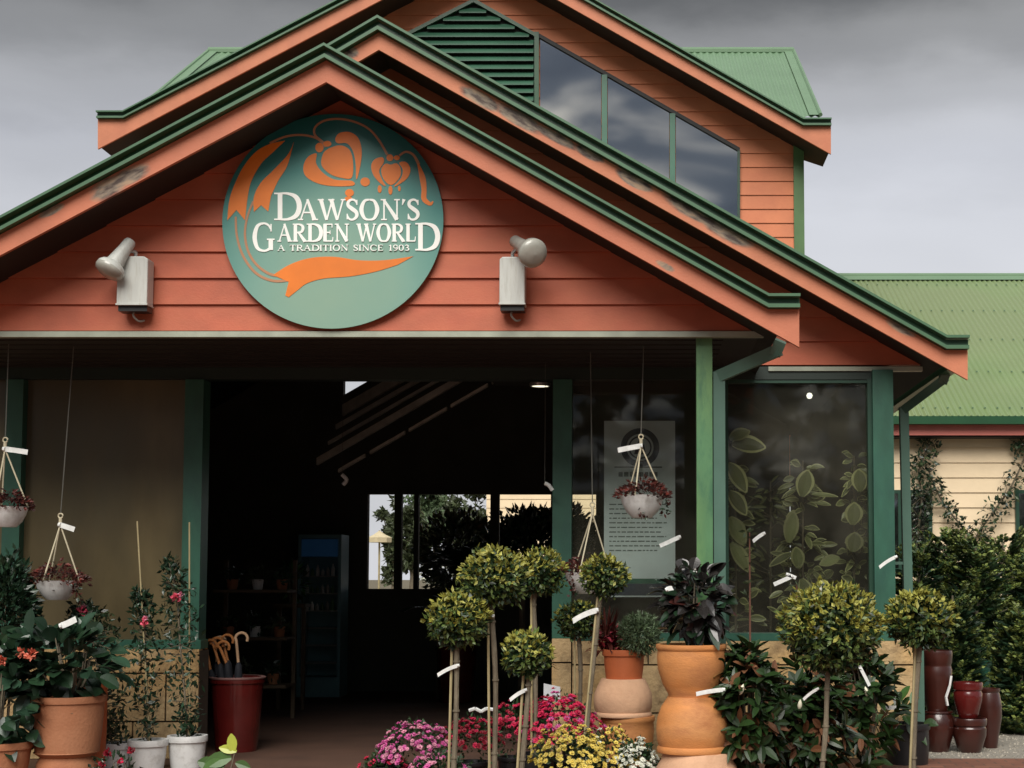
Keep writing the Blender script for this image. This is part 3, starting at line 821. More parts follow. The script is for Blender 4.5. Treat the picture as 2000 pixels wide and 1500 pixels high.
flat(m, catmull([(522,292),(488,365),(400,460),(328,532),(288,615),(288,702)], 6) + [(330,662),(372,700)] + catmull([(388,610),(430,520),(484,430),(522,292)], 6))
flat(m, catmull([(400,1072),(500,1010),(620,972),(760,965),(900,985),(1050,985),(1222,962)], 6) + catmull([(1130,1012),(1000,1052),(850,1080),(700,1092),(600,1120),(545,1160),(492,1202)], 6) + [(472,1192),(492,1112)])
ribbon(m, [(1250,420,10),(1275,500,34),(1285,570,30),(1285,625,30),(1320,655,20),(1338,640,8)])
m.build('ribbon_leaf', org, SG)
def flower(m, parts):
    for p in parts: flat(m, catmull(p, 5, True))
m = MB()
flower(m, [[(690,370),(720,335),(790,312),(845,335),(868,400),(862,500),(800,502),(735,480),(685,430)],
           [(655,360),(605,380),(578,435),(590,490),(650,530),(740,550),(868,548),(862,520),(760,512),(690,470),(652,415)],
           [(765,275),(790,240),(850,235),(900,270),(920,350),(908,450),(888,512),(884,420),(868,345),(832,300),(780,300)]])
flat(m, ell(718, 303, 24, 17)); flat(m, ell(672, 325, 24, 28)); flat(m, ell(940, 526, 28, 26)); flat(m, ell(848, 590, 26, 22)); flat(m, ell(842, 625, 22, 14))
m.build('large_flower', org, SG)
m = MB()
flower(m, [[(1035,450),(1060,420),(1090,425),(1125,418),(1148,450),(1142,500),(1092,545),(1045,505)],
           [(1040,382),(995,395),(975,435),(990,490),(1030,535),(1060,550),(1038,510),(1022,460),(1050,410)],
           [(1140,415),(1180,410),(1205,450),(1190,500),(1140,540),(1110,552),(1150,505),(1160,455)]])
flat(m, ell(1085, 385, 20, 20)); flat(m, ell(1125, 385, 18, 14)); flat(m, ell(1025, 568, 12, 22)); flat(m, ell(1088, 575, 12, 26)); flat(m, ell(1140, 565, 8, 16))
m.build('small_flower', org, SG)

# serif lettering, drawn as strokes of varying width (unit box, y up)
TK, TN = .17, .065
def st(*p): return ('L', p)
def cv(*p): return ('C', p)
def srf(x, y, w_=.28): return ('L', ((x - w_/2, y, .055), (x + w_/2, y, .055)))
GL = {
 'D': (.86, [st((.2,0,TK),(.2,1,TK)), cv((.16,.97,TN),(.45,.97,.09),(.72,.83,TK),(.82,.5,TK*1.1),(.72,.17,TK),(.45,.03,.09),(.16,.03,TN)), srf(.16,.975,.3), srf(.16,.025,.3)]),
 'A': (.84, [st((.42,1,.05),(.12,0,TN)), st((.40,1,.1),(.70,0,TK)), st((.22,.36,TN),(.6,.36,TN)), srf(.12,.025,.22), srf(.72,.025,.26)]),
 'W': (1.15, [st((.12,1,TK),(.36,0,.1)), st((.60,1,TN),(.37,0,TN)), st((.55,1,TK),(.80,0,.1)), st((1.05,1,TN),(.81,0,TN)), srf(.12,.975,.26), srf(.56,.975,.26), srf(1.05,.975,.2)]),
 'S': (.56, [cv((.47,.78,.05),(.40,.93,.08),(.26,.98,.09),(.12,.88,.12),(.11,.70,.14),(.27,.54,TK),(.44,.38,.16),(.46,.18,.13),(.32,.03,.09),(.16,.05,.08),(.07,.24,.05)), st((.47,.72,.05),(.47,.97,.05)), st((.07,.03,.05),(.07,.3,.05))]),
 'O': (.86, [cv((.43,.98,.07),(.22,.9,.12),(.1,.5,TK*1.05),(.22,.1,.12),(.43,.02,.07),(.64,.1,.12),(.76,.5,TK*1.05),(.64,.9,.12),(.43,.98,.07))]),
 'N': (.88, [st((.18,0,TN),(.18,1,TN)), st((.16,.98,.1),(.72,.02,TK)), st((.72,0,TN),(.72,1,TN)), srf(.15,.975,.22), srf(.18,.025,.24), srf(.72,.975,.24)]),
 "'": (.24, [st((.13,1,.14),(.06,.72,.03))]),
 'G': (.88, [cv((.72,.78,.05),(.62,.93,.08),(.43,.99,.08),(.2,.88,.13),(.1,.5,TK),(.2,.12,.13),(.45,.01,.08),(.66,.08,.1),(.72,.2,.1)), st((.72,.04,TK),(.72,.42,TK)), srf(.72,.42,.3), st((.73,.7,.05),(.73,.97,.05))]),
 'R': (.80, [st((.18,0,TK),(.18,1,TK)), cv((.18,.97,TN),(.42,.96,.09),(.58,.86,.13),(.6,.7,.14),(.5,.54,.11),(.2,.5,TN)), st((.36,.5,.1),(.72,0,TK)), srf(.16,.975,.26), srf(.18,.025,.3), srf(.74,.02,.14)]),
 'E': (.68, [st((.18,0,TK),(.18,1,TK)), st((.14,.97,TN),(.58,.97,TN)), st((.18,.51,TN),(.46,.51,TN)), st((.14,.03,TN),(.6,.03,TN)), st((.57,.99,.05),(.57,.78,.04)), st((.6,.01,.05),(.62,.25,.04)), st((.46,.62,.04),(.46,.4,.04))]),
 'L': (.66, [st((.18,0,TK),(.18,1,TK)), st((.14,.03,TN),(.58,.03,TN)), st((.58,.01,.05),(.61,.28,.04)), srf(.18,.975,.3)]),
 'T': (.70, [st((.35,0,TK),(.35,1,TK)), st((.05,.97,TN),(.65,.97,TN)), st((.06,.99,.05),(.04,.75,.04)), st((.64,.99,.05),(.66,.75,.04)), srf(.35,.025,.3)]),
 'I': (.38, [st((.19,0,TK),(.19,1,TK)), srf(.19,.975,.3), srf(.19,.025,.3)]),
 'C': (.80, [cv((.70,.78,.05),(.60,.93,.08),(.43,.99,.08),(.2,.88,.13),(.1,.5,TK),(.2,.12,.13),(.45,.01,.08),(.64,.08,.08),(.72,.24,.05)), st((.71,.7,.05),(.71,.97,.05))]),
 '1': (.5, [st((.28,0,TK),(.28,1,TK)), st((.28,.98,.06),(.1,.85,.06)), srf(.28,.025,.32)]),
 '9': (.62, [cv((.52,.68,.14),(.42,.93,.1),(.22,.96,.1),(.1,.72,.14),(.2,.46,.1),(.4,.46,.1),(.52,.68,.14),(.5,.36,.14),(.34,.08,.1),(.12,.03,.05))]),
 '0': (.62, [cv((.31,.98,.07),(.14,.85,.12),(.1,.5,TK),(.14,.15,.12),(.31,.02,.07),(.48,.15,.12),(.52,.5,TK),(.48,.85,.12),(.31,.98,.07))]),
 '3': (.58, [cv((.1,.84,.06),(.26,.97,.1),(.44,.88,.14),(.42,.64,.12),(.24,.54,.07)), cv((.24,.54,.07),(.44,.46,.12),(.5,.24,TK),(.36,.04,.1),(.08,.1,.06))]),
}
def word(m, text, x0, x1, ytop, ybot, tw=1.0, n=6):
    adv = [GL[c][0] if c != ' ' else .5 for c in text]; W_ = sum(adv); kx = (x1 - x0) / W_; h = ybot - ytop
    x = x0
    for c, a in zip(text, adv):
        if c != ' ':
            for kind, pts in GL[c][1]:
                q = [(x + px * kx, ybot - py * h, pw * min(kx, h) * tw) for px, py, pw in pts]
                ribbon(m, q, .0, kind == 'C', n)
        x += a * kx
m = MB()
word(m, "D", 405, 562, 590, 750, 1.0); word(m, "AWSON'S", 545, 1262, 628, 750, 1.15)
word(m, "G", 278, 412, 768, 932, 1.0); word(m, "ARDEN", 425, 850, 772, 876, 1.15); word(m, "WORL", 890, 1240, 772, 876, 1.15); word(m, "D", 1232, 1372, 768, 928, 1.0)
word(m, "A TRADITION SINCE 1903", 426, 1200, 896, 930, 1.25, 4)
m.build('lettering', wht, SG)

# ------------------------------------------------------------------ floodlights
def floodlight(label, ub, vb, w_, h_, head, front, wallside):
    """ub, vb: middle of the box; head: (u, v) of the tail; front: (u, v) of the lens; wallside: depth difference of the lens"""
    y = Y1 - .02
    c = P(ub, vb, y)
    t = thing('floodlight', label, 'light', tuple(c), 'floodlights on the porch gable')
    s_ = S(y - .1); hw, hh = w_ / 2 / s_, h_ / 2 / s_
    m = MB(); yf = y - .17
    m.prism([(c.x - hw, c.z - hh), (c.x + hw, c.z - hh), (c.x + hw, c.z + hh - .02), (c.x + hw - .03, c.z + hh), (c.x - hw + .02, c.z + hh), (c.x - hw, c.z + hh - .02)], yf, y - .025)
    bxo = m.build('housing', lamp_white, t)
    bv = bxo.modifiers.new('bevel', 'BEVEL'); bv.width = .008; bv.segments = 3
    m = MB(); m.prism([(c.x - hw + .006, c.z - hh - .045), (c.x + hw - .006, c.z - hh - .045), (c.x + hw - .006, c.z - hh + .002), (c.x - hw + .006, c.z - hh + .002)], yf + .025, y - .025)
    m.box((c.x - hw - .004, yf - .005, c.z - hh - .004), (c.x + hw + .004, y - .03, c.z - hh + .008), 1)
    m.build('base', [black_pl, lamp_white], t)
    m = MB()
    bz = c.z - hh - .045
    m.tube(catmull([(c.x - .01, y - .09, bz), (c.x - .01, y - .09, bz - .03), (c.x + .02, y - .06, bz - .06), (c.x + .05, y - .028, bz - .05)], 5), .008, 8)
    m.build('cable', lamp_grey, t)
    a = P(*head, yf + .02); b_ = P(*front, yf + .02 + wallside); ax = (b_ - a); L = ax.length; q = ax.to_track_quat('Z', 'Y').to_matrix()
    r = 29 / S(yf)
    m = MB(); m.lathe(a, [(0, 0), (.036, .002), (.045, .02), (.048, L*.3), (.058, L*.6), (.066, L*.80), (r*.86, L*.86), (r*.98, L*.93), (r, L)], 28, 0, q)
    hd = m.build('lamp_head', lamp_grey if wallside < -.2 else lamp_white, t, smooth=True)
    m = MB(); m.lathe(a, [(r, L), (r * 1.01, L + .012), (r * .93, L + .03), (r * .6, L + .048), (0.001, L + .055)], 28, 0, q)
    m.build('lens', lens_mat, hd, smooth=True)
    m = MB(); top = Vector((c.x, yf + .06, c.z + hh)); mid = a + ax * .25
    m.tube(catmull([tuple(top), tuple(top + Vector((0, -.01, .04))), tuple(mid + Vector((0, 0, -.02)))], 4), .014, 8)
    m.build('bracket', steel, t)
floodlight('grey floodlight left of the round sign, lamp aimed down to the corner', 273, 556, 60, 96, (256, 470), (215, 526), -.10)
floodlight('grey floodlight right of the round sign with its frosted lamp turned outwards', 1004, 556, 50, 94, (1004, 470), (1040, 494), -.26)

# ------------------------------------------------------------------ plants: shared builders
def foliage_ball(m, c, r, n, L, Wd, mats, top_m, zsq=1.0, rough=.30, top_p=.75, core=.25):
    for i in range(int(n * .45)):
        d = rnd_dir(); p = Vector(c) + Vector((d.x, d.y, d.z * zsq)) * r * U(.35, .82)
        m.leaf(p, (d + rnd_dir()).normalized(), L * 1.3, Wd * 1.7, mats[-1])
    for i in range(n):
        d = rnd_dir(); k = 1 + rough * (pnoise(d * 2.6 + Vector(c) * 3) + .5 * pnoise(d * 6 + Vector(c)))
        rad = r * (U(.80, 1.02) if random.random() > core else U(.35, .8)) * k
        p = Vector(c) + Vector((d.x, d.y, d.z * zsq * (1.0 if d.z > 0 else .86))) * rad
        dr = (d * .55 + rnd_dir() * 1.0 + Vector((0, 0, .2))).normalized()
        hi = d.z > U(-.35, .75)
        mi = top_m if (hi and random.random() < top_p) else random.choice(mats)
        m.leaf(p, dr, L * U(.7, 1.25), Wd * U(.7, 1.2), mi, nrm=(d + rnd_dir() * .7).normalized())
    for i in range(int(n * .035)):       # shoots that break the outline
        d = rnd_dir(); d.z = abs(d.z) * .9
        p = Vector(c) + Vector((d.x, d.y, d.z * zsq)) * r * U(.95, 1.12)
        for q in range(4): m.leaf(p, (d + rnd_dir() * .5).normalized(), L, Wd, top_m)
def tag_part(par, p, d, L, wd, mat=white_tag, bend=.25):
    "a looped plastic label: a slim bent strip"
    m = MB(); d = Vector(d).normalized(); s_ = d.cross(Vector((0, 1, 0))).normalized() * wd / 2
    for yo in (0, .0016):
        pass
    pts = []
    for i in range(6):
        t = i / 5; pts.append(Vector(p) + d * L * t - Vector((0, 0, bend * L * t * t)))
    b = len(m.v)
    for q in pts: m.v += [tuple(q + s_ + Vector((0, -.001, 0))), tuple(q - s_ + Vector((0, -.001, 0))), tuple(q - s_ + Vector((0, .001, 0))), tuple(q + s_ + Vector((0, .001, 0)))]
    for i in range(5):
        for k in range(4): m.f.append((b+i*4+k, b+i*4+(k+1)%4, b+i*4+4+(k+1)%4, b+i*4+4+k)); m.m.append(0)
    m.tube([Vector(p) - d * .012, Vector(p) + d * .004], wd * .45, 8)
    return m.build('price_tag', mat, par)
def pot_prof(r0, r1, h, rim=.02, rimh=.03, th=.012):
    return [(0.001, 0), (r0, 0), (r0 + (r1 - r0) * .5, h * .5), (r1 - rim * .6, h - rimh), (r1, h - rimh + .002), (r1 + .003, h - rimh*.5), (r1, h), (r1 - th - .004, h), (r1 - th - .01, h - rimh), (r1 - th - .02, h - .06), (.001, h - .06)]
def nursery_pot(par, x, y, r, h, mat=black_pl, name='pot'):
    m = MB(); m.lathe((x, y, .001), pot_prof(r * .8, r, h), 28); return m.build(name, mat, par, smooth=True)
def topiary(label, u, v, y, rpx, n, stem, tag=None, Lf=.042, pot=True, mats=None, zsq=.95, top_p=.75, stake=True, group='ball topiary trees by the entrance'):
    c = P(u, v, y); r = rpx / S(y)
    base = P(stem[-1][0], stem[-1][1], y)
    t = thing('topiary_tree', label, 'topiary', (base.x, y, 0), group)
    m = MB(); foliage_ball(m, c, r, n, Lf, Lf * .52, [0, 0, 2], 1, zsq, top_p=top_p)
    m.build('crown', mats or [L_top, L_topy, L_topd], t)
    # trunk follows the seen line and then runs on to the pot
    pts = [P(a, b_, y) for a, b_ in stem]; last = pts[-1]
    if last.z > .12:
        dd = (pts[-1] - pts[-2]); dd = dd / max(abs(dd.z), .01)
        pts.append(Vector((last.x + dd.x * (last.z - .1) * .5, y, .1)))
    pts = [Vector(c) + Vector((0, 0, -r * .3))] + pts
    q = catmull([tuple(p) for p in pts], 5)
    m = MB(); m.tube(q, [.017 + .003 * pnoise(Vector(p) * 7) for p in q], 8)
    for k in range(2, len(q) - 1, 4): m.tube([q[k], Vector(q[k]) + Vector((0, 0, .012))], .023, 8)
    m.build('trunk', bark, t, smooth=True)
    if stake:
        m = MB(); m.tube([(p[0] - .030, p[1] - .012, p[2]) for p in (q[3], q[-1])], .009, 6)
        m.build('stake', bamboo, t)
    if pot:
        pp = nursery_pot(t, pts[-1].x, y, .15, .2)
        m = MB(); m.lathe((pts[-1].x, y, .15), [(.001, 0.012), (.122, 0)], 20); m.build('soil', soil, pp)
    if tag:
        (tu, tv), dr, L, wd = tag
        tag_part(t, P(tu, tv, y - .04), dr, L / S(y), wd * .8 / S(y), bend=.22)
    return t
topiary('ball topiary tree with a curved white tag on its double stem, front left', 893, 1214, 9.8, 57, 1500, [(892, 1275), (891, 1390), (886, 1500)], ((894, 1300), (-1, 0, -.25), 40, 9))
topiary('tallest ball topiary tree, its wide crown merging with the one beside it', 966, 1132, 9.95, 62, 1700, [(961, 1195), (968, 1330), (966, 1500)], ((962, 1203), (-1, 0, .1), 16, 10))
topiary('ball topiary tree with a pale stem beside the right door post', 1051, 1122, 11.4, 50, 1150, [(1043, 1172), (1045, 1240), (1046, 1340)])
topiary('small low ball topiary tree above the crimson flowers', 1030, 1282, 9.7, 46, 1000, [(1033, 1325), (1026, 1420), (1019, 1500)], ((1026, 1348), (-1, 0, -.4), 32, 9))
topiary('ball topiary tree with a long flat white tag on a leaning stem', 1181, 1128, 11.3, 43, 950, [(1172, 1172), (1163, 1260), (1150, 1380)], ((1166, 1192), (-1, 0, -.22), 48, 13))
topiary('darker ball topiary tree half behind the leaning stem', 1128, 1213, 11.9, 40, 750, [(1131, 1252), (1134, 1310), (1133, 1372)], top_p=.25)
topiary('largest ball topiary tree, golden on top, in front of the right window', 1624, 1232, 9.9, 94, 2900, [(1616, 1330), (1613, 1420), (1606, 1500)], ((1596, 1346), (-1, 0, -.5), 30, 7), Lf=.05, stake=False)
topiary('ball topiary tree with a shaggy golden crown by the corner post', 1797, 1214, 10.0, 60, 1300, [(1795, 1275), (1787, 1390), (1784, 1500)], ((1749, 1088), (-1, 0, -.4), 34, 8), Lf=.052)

# ------------------------------------------------------------------ hanging baskets
def basket(label, hook, bowl_c, bowl_w, y, top, foli, tagd, tagL=42, bowl_h=42, ropes=3, nfo=420, col=L_red, spill=()):
    h = P(*hook, y); c = P(*bowl_c, y); r = bowl_w / 2 / S(y); bh = bowl_h / S(y)
    t = thing('hanging_basket', label, 'hanging basket', tuple(c), 'hanging baskets under the porch')
    m = MB(); m.lathe((c.x, c.y, c.z - bh), [(.001, 0), (r * .45, .002), (r * .72, bh * .28), (r * .9, bh * .62), (r, bh * .95), (r * 1.03, bh), (r * .96, bh), (r * .8, bh * .7), (.001, bh * .7)], 30)
    m.build('bowl', white_pl, t, smooth=True)
    m = MB()
    for k in range(ropes):
        g = 2.3 + k * 2 * math.pi / ropes
        m.tube([h - Vector((0, 0, .02)), (c.x + math.cos(g) * r, c.y + math.sin(g) * r, c.z - .005)], .006, 6)
    m.tube([h + Vector((0, 0, .035)), h - Vector((0, 0, .035))], .013, 8)
    m.tube([h + Vector((math.cos(a) * .018, 0, .05 + math.sin(a) * .018)) for a in [k * .5 for k in range(13)]], .006, 6)
    m.build('hanger', rope, t)
    tp = P(*top, y)
    m = MB(); m.tube([h + Vector((0, 0, .06)), tp], .0045, 6); m.build('suspension_wire', wire_mat, t)
    m = MB()
    for i in range(nfo):
        a = U(0, 6.28); rr = r * math.sqrt(U(0, 1)) * foli
        z = c.z + bh * .15 + max(0, (1 - rr / (r * foli))) * .14 * U(.2, 1) - (.05 * U(0, 1) if rr > r else 0)
        p = Vector((c.x + math.cos(a) * rr, c.y + math.sin(a) * rr, z))
        d = Vector((math.cos(a), math.sin(a), U(-.5, .9)))
        m.leaf(p, d, U(.03, .055), U(.018, .03), 1 if random.random() < .22 else 0)
    for (du, dv, n_) in spill:
        s0 = P(bowl_c[0] + du, bowl_c[1], y - r * .6)
        for i in range(n_):
            p = s0 + Vector((U(-.03, .03), U(-.03, .03), -U(0, dv / S(y))))
            m.leaf(p, rnd_dir(), U(.03, .045), U(.016, .026), random.choice((0, 2)))
    m.build('foliage', [col, leafm('russet_leaf', (.13, .025, .018)) if col is L_red else col, L_dark], t)
    if tagd: tag_part(t, h + Vector((0, -.01, -.02)), tagd, tagL / S(y), 10 / S(y), bend=.02)
    return t
basket('hanging basket of burgundy leaves cut by the frame edge, highest at the left', (10, 872), (16, 990), 74, 11.5, (17, 672), 1.15, (1, 0, -.12), 46, 40)
basket('hanging basket with dark trailing leaves in a white bowl before the olive pane', (118, 1020), (112, 1134), 82, 11.7, (144, 676), 1.35, (1, 0, -.3), 30, 38, spill=((40, 46, 40), (-10, 20, 14)))
basket('hanging basket of reddish foliage in front of the poster', (1252, 866), (1254, 968), 86, 11.6, (1257, 676), 1.2, (-1, 0, -.17), 46, 44, spill=((44, 40, 36), (2, 50, 26)))
basket('hanging basket low behind the topiary crowns with a white cord triangle', (1157, 998), (1148, 1118), 90, 12.0, (1153, 676), 1.4, None, spill=((-30, 50, 36),))

# ------------------------------------------------------------------ pots
def pot(name, label, cat, u, vtop, vbot, wtop, wbot, y, mat, prof='plain', par=None, group=None, seg=44):
    ztop = P(u, vtop, y).z; zbot = P(u, vbot, y).z if vbot is not None else .001
    zbot = max(.001, zbot); h = ztop - zbot; x = P(u, vtop, y).x
    r1, r0 = wtop / 2 / S(y), wbot / 2 / S(y)
    if prof == 'plain': pf = pot_prof(r0, r1, h, .02, .05, .02)
    elif prof == 'bowl':
        pf = [(.001, 0), (r0, 0), (r0 * 1.02, .02), (r0 + (r1 - r0) * .45, h * .22), (r1 * .95, h * .52), (r1 * .985, h * .75), (r1 * .96, h * .88), (r1 * 1.0, h * .91), (r1 * 1.015, h * .95), (r1, h), (r1 * .9, h), (r1 * .88, h * .8), (.001, h * .8)]
    elif prof == 'inverted':   # rounded jar, its narrow foot upwards
        pf = [(.001, 0), (r0 * .97, 0), (r0 * .985, h * .03), (r0 * .97, h * .09), (r0 * .93, h * .12), (r0 * .98, h * .22), (r0, h * .42), (r0 * .97, h * .62), (r0 * .86, h * .82), (r1 * 1.03, h * .97), (r1, h), (.001, h)]
    elif prof == 'jar':
        pf = [(.001, 0), (r0 * .8, 0), (r0 * .95, h * .2), (r1 * 1.0, h * .5), (r1 * 1.02, h * .7), (r1 * .9, h * .88), (r1 * .84, h * .93), (r1 * .92, h * .96), (r1 * .9, h), (r1 * .75, h), (r1 * .7, h * .9), (.001, h * .85)]
    if prof == 'band': pf = [(.001, 0), (r0 * .78, 0), (r0 * .92, h * .12), (r1 * .97, h * .5), (r1 * .99, h * .70), (r1 * .93, h * .74), (r1 * .93, h * .77), (r1 * 1.0, h * .80), (r1 * 1.03, h * .96), (r1, h), (r1 * .86, h), (r1 * .84, h * .85), (.001, h * .82)]
    t = thing(name, label, cat, (x, y, zbot), group)
    m = MB(); m.lathe((x, y, zbot), pf, seg, wob=.012)
    m.build('body', mat, t, smooth=True)
    if prof in ('plain', 'bowl', 'jar'):
        m = MB(); rr = r1 * .84; m.lathe((x, y, zbot + h * (.80 if prof != 'plain' else 1) - (.045 if prof == 'plain' else 0) + .006), [(.001, .01), (rr, 0)], 24)
        m.build('soil', soil, t)
    return t, Vector((x, y, ztop)), r1
# right stack
SK = 10.85
pot('terracotta_pot', 'pale upturned terracotta pot at the foot of the tall right stack', 'pot', 1361, 1468, None, 130, 160, SK, terra_pale, 'inverted', group='terracotta pots stacked by the door')
t_, mid_top, _ = pot('terracotta_pot', 'round upturned terracotta pot with a banded rim under the orange bowl', 'pot', 1352, 1360, 1468, 96, 140, SK, terra, 'inverted', group='terracotta pots stacked by the door')
t_, bowl_top, bowl_r = pot('terracotta_pot', 'wide orange terracotta bowl on top of the stack, holding a dark-leaved plant', 'pot', 1350, 1258, 1360, 136, 88, SK, terra, 'bowl', group='terracotta pots stacked by the door')
# left stack
pot('terracotta_pot', 'terracotta pot with a heavy rim at the foot of the shorter stack', 'pot', 1226, 1398, None, 104, 82, 11.9, terra, 'bowl', group='terracotta pots stacked by the door')
pot('terracotta_pot', 'chalky pale rounded terracotta pot in the middle of the shorter stack', 'pot', 1217, 1325, 1398, 84, 114, 11.9, terra_pale, 'inverted', group='terracotta pots stacked by the door')
t_, red_top, _ = pot('terracotta_pot', 'small deep orange pot topping the shorter stack under red leaves', 'pot', 1219, 1268, 1325, 84, 70, 11.9, terra_red, 'plain', group='terracotta pots stacked by the door')
# left group
pot('terracotta_pot', 'stained terracotta pot under the big planter, its top just showing', 'pot', 130, 1466, None, 118, 112, 11.3, terra_dk, 'inverted')
t_, big_top, big_r = pot('terracotta_pot', 'big straight terracotta planter full of broad dark leaves at the left', 'pot', 134, 1358, 1467, 140, 118, 11.3, terra_dk, 'plain')
t_, lt_top, _ = pot('terracotta_pot', 'terracotta pot with a thick rolled rim in the bottom left corner', 'pot', 0, 1448, None, 122, 92, 11.1, terra_dk, 'plain')
t_, tall2, _ = pot('terracotta_pot', 'reddish terracotta pot tucked behind the big planter', 'pot', 180, 1318, None, 64, 54, 11.75, terra_red, 'plain')
wp_ = []
for u, lab in ((222, 'white plastic nursery pot with small red flowers in front of it'), (289, 'middle white plastic nursery pot with a staked camellia'), (366, 'white plastic nursery pot nearest the doorway')):
    t_, tp, _ = pot('nursery_pot', lab, 'pot', u, {222: 1450, 289: 1444, 366: 1436}[u], None, 76 if u != 222 else 70, 60, 12.05 if u != 366 else 12.2, white_pl, 'plain', group='white nursery pots in front of the left window')
    wp_.append(tp)

# umbrella stand and umbrellas
YU = 13.35
t_, us, ur = pot('umbrella_pot', 'tall tapered red pot holding cane-handled umbrellas in the doorway', 'pot', 464, 1322, None, 104, 78, YU, glaze_red, 'plain')
m = MB(); m.lathe((us.x, us.y, us.z - .012), [(ur - .03, .0), (ur + .006, 0), (ur + .01, .012), (ur - .002, .018), (ur - .03, .016)], 40); m.build('rim', pbr('worn_pale_rim', (.22, .12, .11), .4, .3, 9), t_)
def umbrella(label, u0, v0, u1, v1, dirn, mat, k):
    "v1: top of the crook"
    a = P(u0, v0, YU - .02 + k * .03); b_ = P(u1, v1, YU - .02 + k * .03)
    t = thing('umbrella', label, 'umbrella', (a.x, a.y, us.z - .45), 'umbrellas in the red pot')
    rr = .052; pts = [a, a.lerp(b_, .75)]
    top = b_ - Vector((0, 0, rr))
    ax = Vector((dirn, .15, 0)).normalized()
    cc = top + ax * rr
    for i in range(9):
        g = math.pi * (1 - i / 7.0)
        pts.append(cc + ax * math.cos(g) * rr + Vector((0, 0, math.sin(g) * rr)))
    m = MB(); m.tube(catmull([tuple(p) for p in pts], 3), .0125, 8); m.build('crook_handle', mat, t, smooth=True)
    bot = Vector((us.x + (a.x - us.x) * .3, us.y, .15))
    m = MB(); m.tube([a + Vector((0, 0, .03)), a, a.lerp(bot, .12), a.lerp(bot, .6), bot], [.012, .028, .034, .03, .006], 10); m.build('folded_canopy', umbrella_cloth, t, smooth=True)
umbrella('umbrella standing apart on the right with a pale pink crook handle', 466, 1300, 460, 1236, 1, cane_pale, 0)
umbrella('umbrella with a bright varnished crook in the middle of the bunch', 430, 1302, 412, 1246, 1, cane_mat, 1)
umbrella('umbrella leaning furthest over the pot rim at the left', 412, 1314, 399, 1250, 1, cane_mat, 0)
umbrella('umbrella with a shaded crook behind the others', 446, 1296, 432, 1240, 1, cane_mat, 3)
umbrella('umbrella at the back of the bunch with its crook turned inwards', 424, 1298, 418, 1244, 1, cane_pale, 5)
umbrella('umbrella with a white collar under its crook', 444, 1300, 424, 1253, 1, cane_mat, 0)
m = None

# ------------------------------------------------------------------ broad-leaved and shrubby plants
def shrub(name, label, cat, loc, center, rad, n, L, Wd, mats, weights=None, stems=6, grp=None, broad=False, flowers=(), droop=.2, up=.2, fname='foliage'):
    t = thing(name, label, cat, loc, grp)
    c = Vector(center); m = MB()
    for i in range(n):
        d = rnd_dir(); k = U(.25, 1.0) ** .5 * (1 + .25 * pnoise(d * 2.7 + c))
        p = c + Vector((d.x * rad[0], d.y * rad[1], d.z * rad[2])) * k
        dr = (d + rnd_dir() * .7 + Vector((0, 0, up))).normalized()
        mi = random.choices(range(len(mats)), weights)[0] if weights else random.randrange(len(mats))
        if broad: m.leaf2(p, dr, L * U(.6, 1.2), Wd * U(.7, 1.15), mi, nrm=(Vector((0, -.4, 1)) + rnd_dir() * .5).normalized(), droop=droop * U(.3, 1.6))
        else: m.leaf(p, dr, L * U(.65, 1.2), Wd * U(.7, 1.2), mi)
    m.build(fname, mats, t)
    if stems:
        m = MB(); b0 = Vector(loc)
        for i in range(stems):
            g = rnd_dir(); e = c + Vector((g.x * rad[0], g.y * rad[1], abs(g.z) * rad[2])) * .7
            q = catmull([tuple(b0 + Vector((g.x * .04, g.y * .04, .0))), tuple(b0.lerp(e, .5) + Vector((g.x * .05, g.y * .05, 0))), tuple(e)], 4)
            m.tube(q, [.009 * (1 - .6 * k / len(q)) for k in range(len(q))], 5)
        m.build('stems', bark, t)
    for (u, v, y, r, mat, nm) in flowers: bloom(t, P(u, v, y), r, mat, nm)
    return t
def bloom(par, p, r, mat, nm='flower', n=16):
    m = MB()
    for i in range(n):
        d = rnd_dir(); d.y = -abs(d.y); m.leaf(p + d * r * .2, (d + Vector((0, -.3, .2))).normalized(), r * U(.8, 1.1), r * .9, 0, nrm=rnd_dir())
    return m.build(nm, mat, par)
# big planter of broad leaves
c = P(115, 1300, 11.3)
t = shrub('leafy_pot_plant', 'low plant with broad dark green leaves spilling over the big planter', 'plant', (big_top.x, 11.3, big_top.z - .05), (c.x - .03, 11.3, c.z + .02), (.42, .30, .28), 230, .17, .12, [L_beg, L_dark], broad=True, stems=10)
tag_part(t, P(120, 1222, 11.0), (1, 0, .35), 30 / S(11), 12 / S(11), bend=-.1)
c = P(8, 1370, 11.1)
t = shrub('begonia', 'dark bushy plant with salmon flowers above the corner pot', 'plant', (lt_top.x, 11.1, lt_top.z - .05), (c.x, 11.1, c.z + .02), (.30, .28, .44), 260, .13, .10, [L_beg, L_dark], broad=True, stems=8,
          flowers=((62, 1278, 10.9, .05, ORF, 'flower'), (40, 1275, 10.9, .04, ORF, 'flower'), (4, 1290, 10.9, .04, ORF, 'flower')))
c = P(10, 1200, 11.6)
shrub('camellia_bush', 'tall dark camellia bush at the left edge beneath the hanging basket', 'plant', (c.x, 11.6, 0), (c.x, 11.6, c.z - .05), (.22, .22, .50), 2200, .075, .04, [L_dark, L_beg], stems=10)
